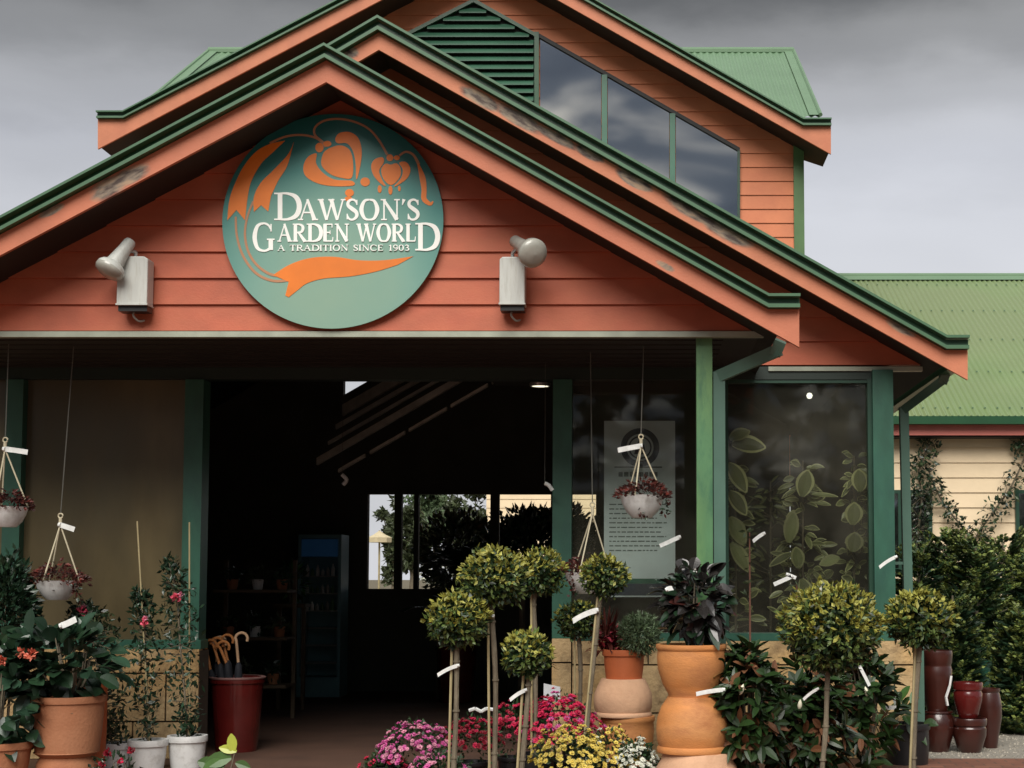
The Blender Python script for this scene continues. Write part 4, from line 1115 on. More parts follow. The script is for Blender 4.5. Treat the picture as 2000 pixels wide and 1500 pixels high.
# staked camellias
def camellia(label, base, pts, stake_top, y, n, blooms, spread=.085, olive=False):
    t = thing('staked_camellia', label, 'plant', tuple(base), 'staked camellias in nursery pots')
    q = catmull([tuple(base)] + [tuple(P(a, b_, y)) for a, b_ in pts], 6)
    m = MB(); m.tube(q, [.009 * (1 - .6 * i / len(q)) for i in range(len(q))], 6)
    f = MB()
    for i in range(n):
        k = random.randrange(len(q)); z = k / len(q)
        if z < .05: continue
        s_ = spread * (.45 + 1.1 * math.sin(min(1, z * 1.05) * math.pi) + .15)
        p = Vector(q[k]) + Vector((U(-1, 1) * s_, U(-1, 1) * s_, U(-.05, .05)))
        f.leaf(p, (rnd_dir() + Vector((0, 0, .3))).normalized(), U(.045, .075), U(.02, .032), random.choice((0, 0, 1)))
        if i % 14 == 0: m.tube([q[k], p], .0035, 4)
    m.build('stem', bark, t); f.build('foliage', [L_dark, L_vine if olive else L_beg], t)
    if stake_top:
        m = MB(); m.tube([Vector(base) + Vector((.02, -.01, 0)), P(*stake_top, y - .02)], .0065, 6); m.build('stake', bamboo, t)
    for (u, v, r, mt) in blooms: bloom(t, P(u, v, y - .08), r, mt, 'flower')
    return t
camellia('staked camellia with one pink bud, middle of the three white pots', wp_[1] - Vector((0, 0, .05)), [(288, 1380), (284, 1280), (281, 1200), (272, 1160)], (268, 1018), 12.05, 640, ((283, 1216, .042, CAM), (285, 1208, .025, PKp)), .06)
camellia('taller staked camellia with a pink and white bloom against the door post', wp_[2] - Vector((0, 0, .05)), [(362, 1370), (352, 1260), (345, 1160), (330, 1100)], (370, 1020), 12.15, 760, ((344, 1168, .05, CAM), (354, 1162, .03, PKp)), .085)
camellia('loose camellia with a pink bloom, behind the big terracotta planter', wp_[0] - Vector((0, 0, .05)), [(205, 1390), (190, 1300), (175, 1220), (163, 1190)], None, 12.0, 1200, ((163, 1192, .05, CAM), (164, 1184, .03, PKp)), .13, True)
c = P(222, 1478, 11.2)
shrub('red_flowered_plant', 'small plant with dark red flowers in front of the white pots', 'plant', (c.x, 11.2, 0), (c.x, 11.2, c.z - .08), (.17, .1, .10), 90, .05, .03, [L_dark], stems=5,
      flowers=((212, 1470, 11.05, .035, DR, 'flower'), (258, 1466, 11.05, .035, DR, 'flower'), (236, 1486, 11.05, .03, CR, 'flower'), (200, 1492, 11.05, .03, DR, 'flower')))
# lime leaf plant in front of the red pot
c = P(448, 1470, 11.6)
t = thing('lime_leaved_plant', 'plant with an upright yellow-green new leaf in front of the tall red pot', 'plant', (c.x, 11.6, 0))
m = MB()
for (u, v, d, L, Wd, mi) in ((455, 1470, (-.1, 0, 1), .16, .075, 0), (462, 1468, (-.75, 0, .25), .14, .07, 0), (452, 1480, (-.9, -.1, -.1), .2, .12, 1), (440, 1490, (-.9, -.3, -.25), .18, .12, 1), (460, 1490, (.8, 0, -.2), .12, .07, 1), (420, 1495, (-.6, 0, .2), .14, .10, 1)):
    m.leaf2(P(u, v, 11.6), Vector(d), L, Wd, mi, nrm=Vector((.1, -1, .3)), droop=.1)
m.build('leaves', [L_lime, leafm('mid_green_leaf', (.06, .13, .03))], t)
m = MB(); m.tube([P(458, 1472, 11.6), (c.x, 11.6, 0)], .006, 6); m.build('stem', bark, t)

# black-red rubber plant in the terracotta bowl
c = P(1358, 1180, SK)
t = shrub('rubber_plant', 'black-red rubber plant with broad glossy leaves in the orange bowl', 'plant', (bowl_top.x, SK, bowl_top.z - .04), (c.x, SK, c.z + .01), (.22, .20, .26), 210, .135, .095, [L_blk, L_red, L_dark], weights=(7, .7, 2.5), broad=True, stems=8, droop=.35)
bloom(t, P(1358, 1115, SK - .3), .02, white_tag, 'bud', 5); 
tag_part(t, P(1303, 1151, SK - .25), (.8, 0, .4), 12 / S(SK), 9 / S(SK))
# burgundy cordyline in the small pot and its ball of rosemary
t = thing('burgundy_plant', 'burgundy-red strappy plant above the small orange pot', 'plant', (red_top.x, red_top.y, red_top.z - .05))
m = MB()
for i in range(210):
    a = U(0, 6.28); m.leaf2(red_top + Vector((-.10 + U(-.09, .07), U(-.05, .05), U(-.02, .14))), Vector((math.cos(a), math.sin(a) * .6, U(.0, 1.0))), U(.10, .19), U(.022, .042), random.choice((0, 0, 1)), droop=U(.1, .6))
for i in range(24):
    p = red_top + Vector((-.12, -.08, 0)); m.leaf2(p + Vector((U(-.05, .05), 0, .1)), Vector((U(-.3, .3), -.1, 1)), U(.15, .26), .02, 1, droop=.05)
m.build('foliage', [L_redb, L_red], t)
c = P(1249, 1242, 11.8)
t = thing('rosemary_ball', 'clipped grey-green rosemary ball beside the burgundy plant', 'plant', (c.x, 11.8, red_top.z - .02))
m = MB(); foliage_ball(m, c, 41 / S(11.8), 1500, .045, .009, [0], 0, 1.05, rough=.2); m.build('foliage', L_rose, t)
m = MB(); m.tube([(c.x, 11.8, red_top.z - .06), tuple(c)], .01, 6); m.build('stem', bark, t)

# ------------------------------------------------------------------ chrysanthemums
def mum(label, u, v, y, rx, rz, n, mats, fr=.022, wts=None, hgt=None):
    c = P(u, v, y); r = rx / S(y); rzz = rz / S(y)
    t = thing('chrysanthemum', label, 'flowers', (c.x, y, 0), 'potted chrysanthemums in front of the doorway')
    g = MB()
    for i in range(430):
        d = rnd_dir(); d.z = abs(d.z) if random.random() < .6 else d.z
        p = Vector((c.x, y, c.z - rzz)) + Vector((d.x * r * .95, d.y * r * .95, d.z * rzz * 1.1)) * U(.5, .98)
        g.leaf(p, (d + rnd_dir() * .6).normalized(), U(.03, .055), U(.016, .03), 0)
    g.build('foliage', L_mum, t)
    f = MB(); single = n < 45
    for i in range(n):
        d = rnd_dir(); d.z = abs(d.z); d.y = -abs(d.y) if random.random() < .7 else d.y
        nr = (d + Vector((0, -.15, .55))).normalized()
        k = U(.92, 1.08) * (1 + .2 * pnoise(d * 3 + c))
        p = Vector((c.x, y, c.z - rzz)) + Vector((d.x * r, d.y * r, d.z * rzz)) * k
        mi = random.choices(range(len(mats)), wts)[0] if wts else random.randrange(len(mats))
        a = nr.cross(Vector((.2, .1, 1))).normalized(); b_ = nr.cross(a); rr = fr * U(.7, 1.25)
        for q in range(11):
            g_ = q * 2 * math.pi / 11 + i; dd = a * math.cos(g_) + b_ * math.sin(g_)
            f.leaf(p, (dd + nr * U(.15, .5)).normalized(), rr, rr * .5, mi, nrm=nr, fold=.1)
        for q in range(6):
            g_ = q * 1.05 + i; dd = a * math.cos(g_) + b_ * math.sin(g_)
            f.leaf(p + nr * .004, (dd + nr * 1.2).normalized(), rr * .6, rr * .4, mi, nrm=nr)
        if single: f.build('bloom', mats, t); f = MB()
    if not single: f.build('blooms', mats, t)
    nursery_pot(t, c.x, y, min(.13, r * .6), .13)
    return t
mum('pink chrysanthemum nearest the dark doorway floor', 812, 1412, 11.3, 72, 68, 190, [PK, PKp], .024, (3, 1.3))
mum('pale pink chrysanthemum low at the frame edge in front of the pink one', 858, 1470, 10.9, 62, 50, 26, [PKp, PK], .026)
mum('sparse dark red chrysanthemum at the bottom left of the flower bank', 752, 1470, 11.2, 46, 40, 34, [DR, CR], .026)
mum('dark red chrysanthemum between the two leftmost topiary stems', 922, 1402, 11.5, 58, 54, 150, [DR, CR], .024, (3, 1))
mum('deep red chrysanthemum behind the small topiary', 1000, 1372, 11.8, 48, 62, 110, [DR, CR], .024, (1, 1))
mum('crimson chrysanthemum at the top of the flower bank under the card', 1092, 1360, 11.6, 78, 82, 300, [CR, PK], .028, (5, 1))
mum('yellow chrysanthemum in the middle front', 1112, 1420, 11.0, 76, 74, 200, [YE], .023)
mum('looser yellow chrysanthemum beside the terracotta stack', 1190, 1424, 11.2, 60, 70, 130, [YE, WH], .022, (4, 1))
mum('white chrysanthemum at the foot of the stacked pots', 1244, 1448, 11.05, 40, 52, 110, [WH], .02)
# sign card
c = P(1078, 1352, 11.75)
t = thing('price_card', 'small white printed card standing behind the crimson flowers', 'sign', (c.x, 11.75, c.z - .1))
m = MB(); hw, hh = 16 / S(11.75), 17 / S(11.75)
m.face([(c.x - hw, 11.74, c.z - hh * .8), (c.x + hw, 11.75, c.z - hh * 1.2), (c.x + hw, 11.76, c.z + hh * .6), (c.x - hw, 11.75, c.z + hh)]); 
m.face([(c.x - hw, 11.744, c.z - hh * .8), (c.x - hw, 11.754, c.z + hh), (c.x + hw, 11.764, c.z + hh * .6), (c.x + hw, 11.754, c.z - hh * 1.2)]); m.build('card', pbr('card', (.55, .58, .60), .5, .1, 20), t)
m = MB(); m.tube([(c.x, 11.77, c.z), (c.x, 11.77, .2)], .005, 6); m.build('stake', white_pl, t)
t = thing('flat_white_label', 'crumpled white plant label lying over the dark red flowers', 'tag', tuple(P(940, 1390, 11.1)))
m = MB()
pts = [(916, 1388), (928, 1384), (940, 1390), (950, 1384), (964, 1386)]
for a, b_ in zip(pts, pts[1:]):
    m.tube([P(*a, 11.05), P(*b_, 11.05)], 3.6 / S(11), 6)
m.build('label_strip', white_tag, t)

# ------------------------------------------------------------------ magnolias
def magnolia(label, u, v, y, rx, rz, n, buds, tags=()):
    c = P(u, v, y)
    t = thing('magnolia_bush', label, 'shrub', (c.x, y, 0), 'magnolia shrubs on the right')
    m = MB(); st_ = MB()
    for k in range(int(n / 9)):
        d = rnd_dir(); kk = U(.35, 1) ** .6
        p = c + Vector((d.x * rx / S(y), d.y * rx / S(y) * .8, d.z * rz / S(y))) * kk
        ax = (d + Vector((0, 0, .7)) + rnd_dir() * .3).normalized()
        a = ax.cross(rnd_dir()).normalized(); b_ = ax.cross(a)
        for q in range(9):
            g = q * 2.4; dd = a * math.cos(g) + b_ * math.sin(g)
            m.leaf2(p - ax * .02 * q * .5, (dd + ax * U(.3, 1.1)).normalized(), U(.10, .17), U(.04, .06), 1 if random.random() < .14 else 0, nrm=(ax + rnd_dir() * .3).normalized(), droop=U(0, .3), seg=4)
        if k % 3 == 0: st_.tube([Vector((c.x, y, .1)).lerp(p, .15), Vector((c.x, y, c.z)).lerp(p, .5), p], [.01, .007, .004], 5)
    m.build('foliage', [L_mag, L_magb], t); st_.build('stems', bark, t)
    for (bu, bv, dx) in buds:
        p = P(bu, bv, y - rx / S(y) * .75); ax = Vector((dx, -.1, 1)).normalized()
        b1 = MB(); b1.lathe(tuple(p), [(.002, -.035), (.014, -.02), (.018, 0), (.013, .025), (.002, .045)], 12, 0, ax.to_track_quat('Z', 'Y').to_matrix()); b1.build('flower_bud', pbr('cream_bud', (.80, .76, .58), .5, .05, 9), t, smooth=True)
    for (tu, tv, d, L, wd) in tags: tag_part(t, P(tu, tv, y - rx / S(y) * .8), d, L / S(y), wd / S(y), bend=.08)
    return t
magnolia('magnolia shrub overlapping the orange pots with one cream bud', 1462, 1378, 10.85, 76, 126, 900, ((1448, 1348, .35),), ((1413, 1347, (-1, 0, -.08), 52, 8),))
magnolia('magnolia shrub in the middle beneath the largest topiary ball', 1570, 1410, 11.4, 96, 124, 1000, ((1562, 1378, .1),))
magnolia('magnolia shrub with coppery leaves beside the corner plinth', 1688, 1372, 11.8, 72, 128, 620, ((1698, 1262, .1), (1692, 1352, -.2)), ((1678, 1300, (.5, 0, -.9), 40, 6),))
t_, bp, _ = pot('nursery_pot', 'large black nursery pot on the paving beside the corner post', 'pot', 1772, 1412, None, 88, 78, 12.45, black_pl, 'plain')
t = shrub('broadleaf_plant', 'spreading broad-leaved plant with a white tag in the black pot', 'plant', (bp.x, bp.y, bp.z - .05), (bp.x - .12, bp.y - .05, bp.z + .06), (.26, .2, .12), 46, .2, .075, [L_mag, leafm('fresh_green_leaf', (.05, .13, .025))], weights=(2, 1), broad=True, stems=5)
tag_part(t, P(1732, 1382, 12.1), (1, 0, .0), 26 / S(12.1), 8 / S(12.1), bend=.02)
# saplings and tags in front of the right glass
for (u, v0, v1, lab) in ((1464, 1040, 1260, 'thin bare reddish sapling stem before the right window'), (1556, 1140, 1300, 'slender sapling stem beside the largest topiary crown')):
    p0 = P(u, v0, 12.2)
    t = thing('sapling', lab, 'plant', (p0.x, 12.2, 0))
    m = MB(); m.tube([p0, P(u + 1, v1, 12.2), (p0.x, 12.2, 0)], [.006, .009, .012], 6); m.build('stem', pbr('reddish_bark', (.16, .07, .045), .7, .2, 20), t)
    m = MB()
    for i in range(26): m.leaf(p0 + Vector((U(-.06, .06), U(-.06, .06), U(-.5, .05))), rnd_dir(), .06, .025, 0)
    m.build('foliage', L_vine, t)
    if u == 1464: tag_part(t, P(1492, 1042, 12.0), (-1, 0, -.5), 24 / S(12), 7 / S(12), bend=.2)
    else:
        tag_part(t, P(1546, 1126, 12.0), (-1, 0, -.45), 38 / S(12), 8 / S(12), bend=0)
        tag_part(t, P(1538, 1122, 12.0), (1, 0, -.4), 18 / S(12), 7 / S(12), bend=0)
c = P(1600, 1150, 9.85)
t = thing('white_flower_bud', 'single white bud standing above the golden topiary crown', 'flower', tuple(c))
m = MB(); m.lathe(tuple(c), [(.002, -.04), (.016, -.02), (.02, 0), (.014, .02), (.002, .03)], 12); m.build('bud', pbr('cream_bud2', (.8, .78, .66), .5, .05, 9), t, smooth=True)
t = thing('swing_tag', 'slim white swing tag hanging in front of the poster', 'tag', tuple(P(1326, 1050, 11.7)))
tag_part(t, P(1327, 1049, 11.7), (-1, 0, -.45), 42 / S(11.7), 8 / S(11.7), bend=0)
t.location = t.location

# ------------------------------------------------------------------ red glazed jars on the gravel
def jar(label, u, vt, vb, wd, y, mat, prof='jar'):
    return pot('glazed_jar', label, 'pot', u, vt, vb, wd, wd * .8, y, mat, prof, group='red glazed jars on the gravel')
jar('tall dark oxblood jar standing on another beside the downpipe', 1829, 1270, 1390, 60, 13.3, glaze_dark, 'band')
jar('dark oxblood jar carrying the tall one', 1832, 1388, None, 62, 13.3, glaze_dark)
jar('brighter red glazed jar on top of the middle pair', 1890, 1332, 1402, 56, 13.25, glaze_red, 'band')
jar('red glazed jar with a banded neck under the bright one', 1893, 1402, None, 66, 13.25, glaze_dark, 'band')
jar('tall narrow dark red jar at the outer end of the row', 1930, 1344, None, 50, 13.6, glaze_dark)
t = thing('bubble_wrap_strip', 'torn strip of pale plastic wrap between the red jars', 'packaging', tuple(P(1852, 1340, 13.1)))
m = MB(); q = [P(u, v, 13.0) for u, v in ((1858, 1320), (1855, 1340), (1848, 1362), (1851, 1378))]
for a, b_ in zip(q, q[1:]): m.tube([a, b_], .012, 5)
m.build('plastic_strip', white_pl, t)
for u, lab in ((1868, 'green plastic nursery pot in the shade under the hedge'), (1910, 'green plastic nursery pot nearer the path under the hedge')):
    pot('nursery_pot', lab, 'pot', u, 1290, None, 52, 44, 15.9, pbr('green_plastic', (.012, .075, .045), .4, .1, 6), 'plain')

# ------------------------------------------------------------------ hedge of conifers and vines
def conifer(label, u, vtop, y, wpx, n, fine=False):
    top = P(u, vtop, y); h = top.z; r = wpx / 2 / S(y)
    t = thing('conifer_shrub', label, 'shrub', (top.x, y, 0), 'conifer shrubs before the cream wing')
    m = MB(); st_ = MB(); st_.tube([(top.x, y, 0), (top.x, y, h * .95)], [.04, .01], 6)
    for k in range(900):  # inner fill of dark leaves, the shade between fronds put into colour
        z = U(.1, h * .85); a = U(0, 6.28); rr = r * (1.0 - .55 * (z / h) ** 2.0) * U(.1, .8)
        m.leaf(Vector((top.x + math.cos(a) * rr, y + math.sin(a) * rr, z)), (Vector((math.cos(a), math.sin(a), .3)) + rnd_dir() * .5).normalized(), .16, .030, 2)
    for k in range(int(n * .95)):
        z = h * (1 - U(0, 1) ** .8 * .97); a = U(0, 6.28)
        rr = r * (1.02 - .55 * (z / h) ** 2.0) * (1 + .3 * pnoise(Vector((a, z * 2, u * .1))))
        L = rr * U(.75, 1.45)
        tip = Vector((top.x + math.cos(a) * L, y + math.sin(a) * L * .8, z + U(-.06, .10)))
        root = Vector((top.x, y, z - .14)); root = root.lerp(tip, .35)
        d = (tip - root)
        if k % 6 == 0: st_.tube([Vector((top.x, y, z - .15)), root, tip], [.009, .006, .002], 4)
        for q in range(16):
            s_ = q / 15; p = root.lerp(tip, s_) + Vector((0, 0, -.05 * s_ * (1 - s_)))
            for sg in (-1, 1):
                sd = d.cross(Vector((0, 0, 1))).normalized() * sg
                m.leaf(p, (d.normalized() * .7 + sd + Vector((0, 0, U(-.3, .4)))).normalized(), U(.05, .10) * (1.1 - .5 * s_), .03, 1 if (s_ > .62 and random.random() < .7) else 0)
    m.build('foliage', [L_con, L_cony, L_dark], t); st_.build('trunk', bark, t)
for a in ((1795, 1060, 16.6, 150, 420, 'conifer shrub rising right behind the downpipe'), (1850, 1032, 17.4, 150, 440, 'conifer shrub with a raised leader under the cream wall'),
          (1905, 1052, 16.4, 150, 440, 'rounded conifer shrub in the middle of the hedge'), (1958, 1040, 17.4, 150, 440, 'tallest conifer shrub against the cream boards'),
          (2020, 1070, 16.6, 160, 420, 'conifer shrub running out of the frame at the right'), (1860, 1150, 15.8, 120, 330, 'low dark conifer shrub over the green pots'),
          (1990, 1180, 14.8, 110, 360, 'near feathery shrub at the right edge above the gravel')):
    conifer(a[5], *a[:5])
def vine(label, pts, y, n, sp):
    p0 = P(*pts[0], y); t = thing('climbing_vine', label, 'climber', (p0.x, y, 0))
    q = catmull([tuple(P(a, b_, y)) for a, b_ in pts], 8)
    m = MB(); m.tube([(p0.x, y, 0)] + q, [.012] * (len(q) + 1), 5)
    f = MB()
    for i in range(n):
        k = random.choice(q); p = Vector(k) + Vector((U(-sp, sp), -U(0, .1), U(-sp, sp) * .9))
        f.leaf(p, rnd_dir(), U(.05, .10), U(.03, .05), random.choice((0, 1)))
        if i % 6 == 0: m.tube([k, p], .004, 4)
    m.build('stem', bark, t); f.build('foliage', [L_vine, L_dark], t)
vine('leafy climber up the cream wall beside the downpipe', [(1790, 1060), (1800, 980), (1795, 920), (1815, 868)], YW - .1, 420, .16)
vine('thin tendrils of climber slanting across the cream boards', [(1890, 1040), (1855, 1000), (1830, 960), (1812, 915)], YW - .12, 230, .12)
vine('climber reaching up to the eave at the right edge', [(1905, 1050), (1940, 1000), (1975, 950), (2005, 880), (1992, 862)], YW - .12, 400, .15)

# ------------------------------------------------------------------ inside: poster, plants behind glass, fridge, shelves, lights
YP = Y2 + .12
a, c = P(1180, 822, YP), P(1319, 1166, YP)
PO = thing('poster', 'tall pale information poster with a round dark emblem behind the glass', 'poster', ((a.x + c.x) / 2, YP, c.z))
m = MB(); m.box((a.x, YP, c.z), (c.x, YP + .012, a.z)); m.build('sheet', pbr('poster_paper', (.70, .80, .88), .5, .08, 2), PO)
blue = pbr('poster_navy_ink', (.030, .045, .085), .5, .1, 4); grn = pbr('poster_teal_ink', (.03, .14, .10), .5, .1, 4); gry = pbr('poster_grey_ink', (.14, .18, .19), .5, .1, 4)
m = MB(); z0, z1 = P(1200, 1163, YP).z, P(1200, 1140, YP).z; m.box((a.x + .003, YP - .003, z0), (c.x - .003, YP - .0005, z1)); m.build('navy_band', blue, PO)
m = MB(); z2 = P(1200, 1130, YP).z; m.box((a.x + .003, YP - .003, z1 + .001), (c.x - .003, YP - .0005, z2)); m.build('teal_band', grn, PO)
ec = P(1250, 874, YP); er = 38 / S(YP)
def ringp(m, cx, cz, r1, r0, y0, y1, n=48):
    for k in range(n):
        g0, g1 = 2*math.pi*k/n, 2*math.pi*(k+1)/n
        m.prism([(cx + r1*math.cos(g0), cz + r1*math.sin(g0)), (cx + r1*math.cos(g1), cz + r1*math.sin(g1)), (cx + r0*math.cos(g1), cz + r0*math.sin(g1)), (cx + r0*math.cos(g0), cz + r0*math.sin(g0))], y0, y1)
m = MB(); ringp(m, ec.x, ec.z, er, er * .70, YP - .004, YP - .001); ringp(m, ec.x, ec.z, er * .60, er * .52, YP - .004, YP - .001)
m.prism([(ec.x - er * .3, ec.z - er * .35), (ec.x + er * .3, ec.z - er * .35), (ec.x + er * .22, ec.z + .02), (ec.x, ec.z + er * .42), (ec.x - er * .22, ec.z + .02)], YP - .004, YP - .001)
m.build('round_emblem', blue, PO)
m = MB()
def inkbar(u0, u1, v, h): 
    p, q = P(u0, v, YP), P(u1, v + h, YP); m.box((p.x, YP - .003, q.z), (q.x, YP - .0008, p.z))
inkbar(1200, 1293, 911, 3)
u = 1208
while u < 1286: w_ = U(4, 9); inkbar(u, min(u + w_, 1288), 922, 9); u += w_ + 2.5
for v in range(984, 1078, 9):
    u = 1190
    end = 1308 - U(0, 30)
    while u < end: w_ = U(4, 14); inkbar(u, min(u + w_, end), v, 2.2); u += w_ + 2.5
m.build('printed_lines', gry, PO)
# white wall edging the poster bay
m = MB(); xa, xb = P(1122, 900, YP + .6).x, P(1176, 900, YP + .6).x

# big-leaved plants behind the right window
def indoor_plant(label, u, y, v0, v1, n, L, Wd, leaves=(), mats=(L_var2, L_var), sp=.25):
    p0, p1 = P(u, v0, y), P(u, v1, y)
    t = thing('indoor_rubber_plant', label, 'plant', (p0.x, y, 0), 'rubber plants behind the right window')
    m = MB(); st_ = MB(); st_.tube([(p0.x, y, .25), p1, p0], [.016, .012, .006], 6)
    for i in range(n):
        z = U(p1.z - .1, p0.z); a = U(0, 6.28); f_ = (p0.z - z) / (p0.z - p1.z + .1)
        s_ = sp * (.25 + .9 * f_)
        p = Vector((p0.x + math.cos(a) * s_ * U(.1, 1), y + math.sin(a) * s_ * .5, z))
        d = Vector((math.cos(a), -abs(math.sin(a)) * .5, U(-.4, .8)))
        ll, ww, dd, nn_ = L * U(.6, 1.15), Wd * U(.7, 1.1), U(.05, .5), (Vector((0, -1, .5)) + rnd_dir() * .5).normalized()
        m.leaf2(p, d, ll, ww, 1, nrm=nn_, droop=dd, seg=5)
        m.leaf2(p + Vector((0, -.004, 0)), d, ll * .93, ww * .66, 0, nrm=nn_, droop=dd, seg=5)
        if i % 3 == 0: st_.tube([Vector((p0.x, y, z - .05)), p], [.006, .003], 4)
    for (lu, lv, du, dv, Wl, mi) in leaves:
        q = P(lu, lv, y - .2); e = P(lu + du, lv + dv, y - .2)
        m.leaf2(q, e - q, (e - q).length, Wl / S(y), 1, nrm=Vector((.1, -1, .35)), droop=.12, seg=7)
        m.leaf2(q + Vector((0, -.006, 0)), e - q, (e - q).length * .94, Wl * .70 / S(y), 0, nrm=Vector((.1, -1, .35)), droop=.12, seg=7)
    m.build('foliage', list(mats), t); st_.build('stem', bark, t)
    nursery_pot(t, p0.x, y, .16, .3)
indoor_plant('variegated rubber plant close to the left jamb of the right window', 1437, Y2 + .45, 900, 1200, 40, .14, .07,
    leaves=((1425, 858, 40, -22, 26, 0), (1430, 868, 66, -2, 38, 1), (1422, 905, 36, 50, 34, 1), (1424, 960, 34, 40, 32, 0), (1425, 1010, 30, 50, 34, 0), (1428, 1060, 34, 50, 30, 1)), sp=.16)
indoor_plant('pale olive rubber plant in the middle of the right window', 1568, Y2 + .7, 900, 1230, 120, .14, .055,
    leaves=((1566, 970, 12, -60, 36, 1), (1585, 966, 52, -2, 9, 1), (1540, 1060, 10, -70, 30, 0), (1548, 1080, -46, 20, 16, 0), (1560, 1110, -6, -48, 28, 1), (1565, 1130, 18, 50, 30, 1)))
indoor_plant('rubber plant with rounded leaves near the corner post', 1668, Y2 + .55, 890, 1230, 100, .11, .065,
    leaves=((1680, 960, -4, -50, 34, 0), (1665, 1025, 4, -50, 36, 1), (1665, 1078, 6, -44, 36, 1), (1640, 1090, -40, 8, 22, 0)), sp=.2)
indoor_plant('dim tall indoor plant behind the variegated ones', 1505, Y2 + 1.1, 940, 1240, 110, .16, .05, mats=(L_var2, L_dark), sp=.45)
# low bench under the glass inside
bench_m = pbr('timber_bench', (.10, .07, .04), .7, .2, 8)
t = thing('display_bench', 'low timber display bench behind the shop windows', 'bench', (1.1, Y2 + 1.0, 0))
m = MB(); m.box((.3, Y2 + .45, .62), (1.9, Y2 + 1.5, .68)); m.build('top', bench_m, t)
for x, y in ((.35, Y2 + .5), (1.8, Y2 + .5), (.35, Y2 + 1.4), (1.8, Y2 + 1.4)):
    m = MB(); m.box((x, y, 0), (x + .07, y + .07, .62)); m.build('leg', bench_m, t)

# drinks fridge deep inside
YF = 19.3
a, c = P(583, 1044, YF), P(663, 1340, YF)
FR = thing('display_fridge', 'upright blue-topped display fridge deep in the dark shop', 'fridge', ((a.x + c.x) / 2, YF, 0))
fm = pbr('blue_grey_fridge_shell', (.17, .34, .38), .4, .1, 5)
m = MB(); x0, x1 = a.x, c.x
for q in ((x0, x0 + .04, 0, a.z), (x1 - .04, x1, 0, a.z)): m.box((q[0], YF, q[2]), (q[1], YF + .5, q[3]))
m.box((x0 + .04, YF, a.z - .05), (x1 - .04, YF + .5, a.z)); m.box((x0 + .04, YF, 0), (x1 - .04, YF + .5, .25)); m.box((x0 + .04, YF + .46, .25), (x1 - .04, YF + .5, a.z - .05))
m.build('cabinet', fm, FR)
m = MB(); m.box((x0 + .045, YF - .01, a.z - .28), (x1 - .045, YF + .03, a.z - .06)); m.build('header_panel', pbr('blue_header', (.05, .18, .42), .3, .2, 5, emit=.025), FR)
sh_m = pbr('shelf_wire', (.35, .37, .36), .4, .1, 6)
bm_ = [pbr('pale_goods', (.50, .52, .50), .4, .2, 8, island=.5), pbr('green_goods', (.06, .16, .07), .4, .2, 8, island=.5)]
for k in range(6):
    z = .42 + k * .22
    m = MB(); m.box((x0 + .045, YF + .03, z), (x1 - .045, YF + .44, z + .012)); s_ = m.build('shelf', sh_m, FR)
    if k >= 3:
        m = MB(); x = x0 + .07
        while x < x1 - .1:
            hh = U(.08, .16); m.lathe((x + .03, YF + .1, z + .012), [(.001, 0), (.024, 0), (.024, hh * .65), (.010, hh * .85), (.010, hh), (.001, hh)], 8, random.randrange(2)); x += .065
        m.build('goods', bm_, s_)
# small hanging plant by the fridge
c = P(572, 1135, 17.5)
shrub('fern', 'small bright green fern in front of the dark fridge', 'plant', (c.x, 17.5, c.z - .25), tuple(c), (.16, .14, .2), 120, .12, .03, [leafm('bright_fern', (.06, .19, .04)), L_beg], stems=4)
t = thing('plant_stand', 'dark timber stand carrying the fern by the fridge', 'stand', (c.x, 17.5, 0))
m = MB(); m.box((c.x - .18, 17.32, c.z - .30), (c.x + .18, 17.68, c.z - .26)); m.build('top', bench_m, t)
for sx in (-.16, .12):
    m = MB(); m.box((c.x + sx, 17.45, 0), (c.x + sx + .04, 17.5, c.z - .3)); m.build('leg', bench_m, t)
# dim shelving along the left inside
YD = 16.0
t = thing('plant_shelf', 'dim timber shelves of pot plants inside the doorway, left', 'shelf', (P(490, 1300, YD).x, YD, 0))
xa, xb = P(415, 1200, YD).x, P(560, 1200, YD).x
for z in (.35, .85, 1.35):
    m = MB(); m.box((xa, YD, z), (xb, YD + .4, z + .03)); m.build('shelf', bench_m, t)
for x in (xa, xb - .04):
    m = MB(); m.box((x, YD + .42, 0), (x + .04, YD + .46, 1.7)); m.build('upright', bench_m, t)
for k, (x, z) in enumerate([(xa + .12, .88), (xa + .4, .88), (xa + .66, .88), (xa + .15, 1.38), (xa + .42, 1.38), (xa + .68, 1.38), (xa + .3, .38), (xa + .6, .38)]):
    lab = ['shelf plant low down near the doorway', 'dark shelf plant in the middle of the middle shelf', 'shelf plant at the inner end of the middle shelf', 'trailing plant on the top shelf near the door post', 'small pale-potted plant on the top shelf', 'plant at the inner end of the top shelf', 'plant on the lowest shelf', 'leafy plant at the inner end of the lowest shelf'][k]
    tt = thing('shelf_plant', lab, 'plant', (x, YD + .2, z), 'pot plants on the dim shelves')
    mm = MB(); mm.lathe((x, YD + .2, z), [(.001, 0), (.05, 0), (.065, .11), (.001, .1)], 14); mm.build('pot', white_pl if k in (1, 4) else terra_dk, tt)
    mm = MB()
    for i in range(60): mm.leaf(Vector((x, YD + .2, z + .14)) + rnd_dir() * .09, rnd_dir(), .08, .03, 0)
    mm.build('foliage', L_beg if k % 2 else L_vine, tt)
# red pot deep inside
pot('glazed_pot', 'dark red glazed pot inside the shop behind the topiary stem', 'pot', 892, 1262, None, 82, 66, 18.6, glaze_red, 'plain')
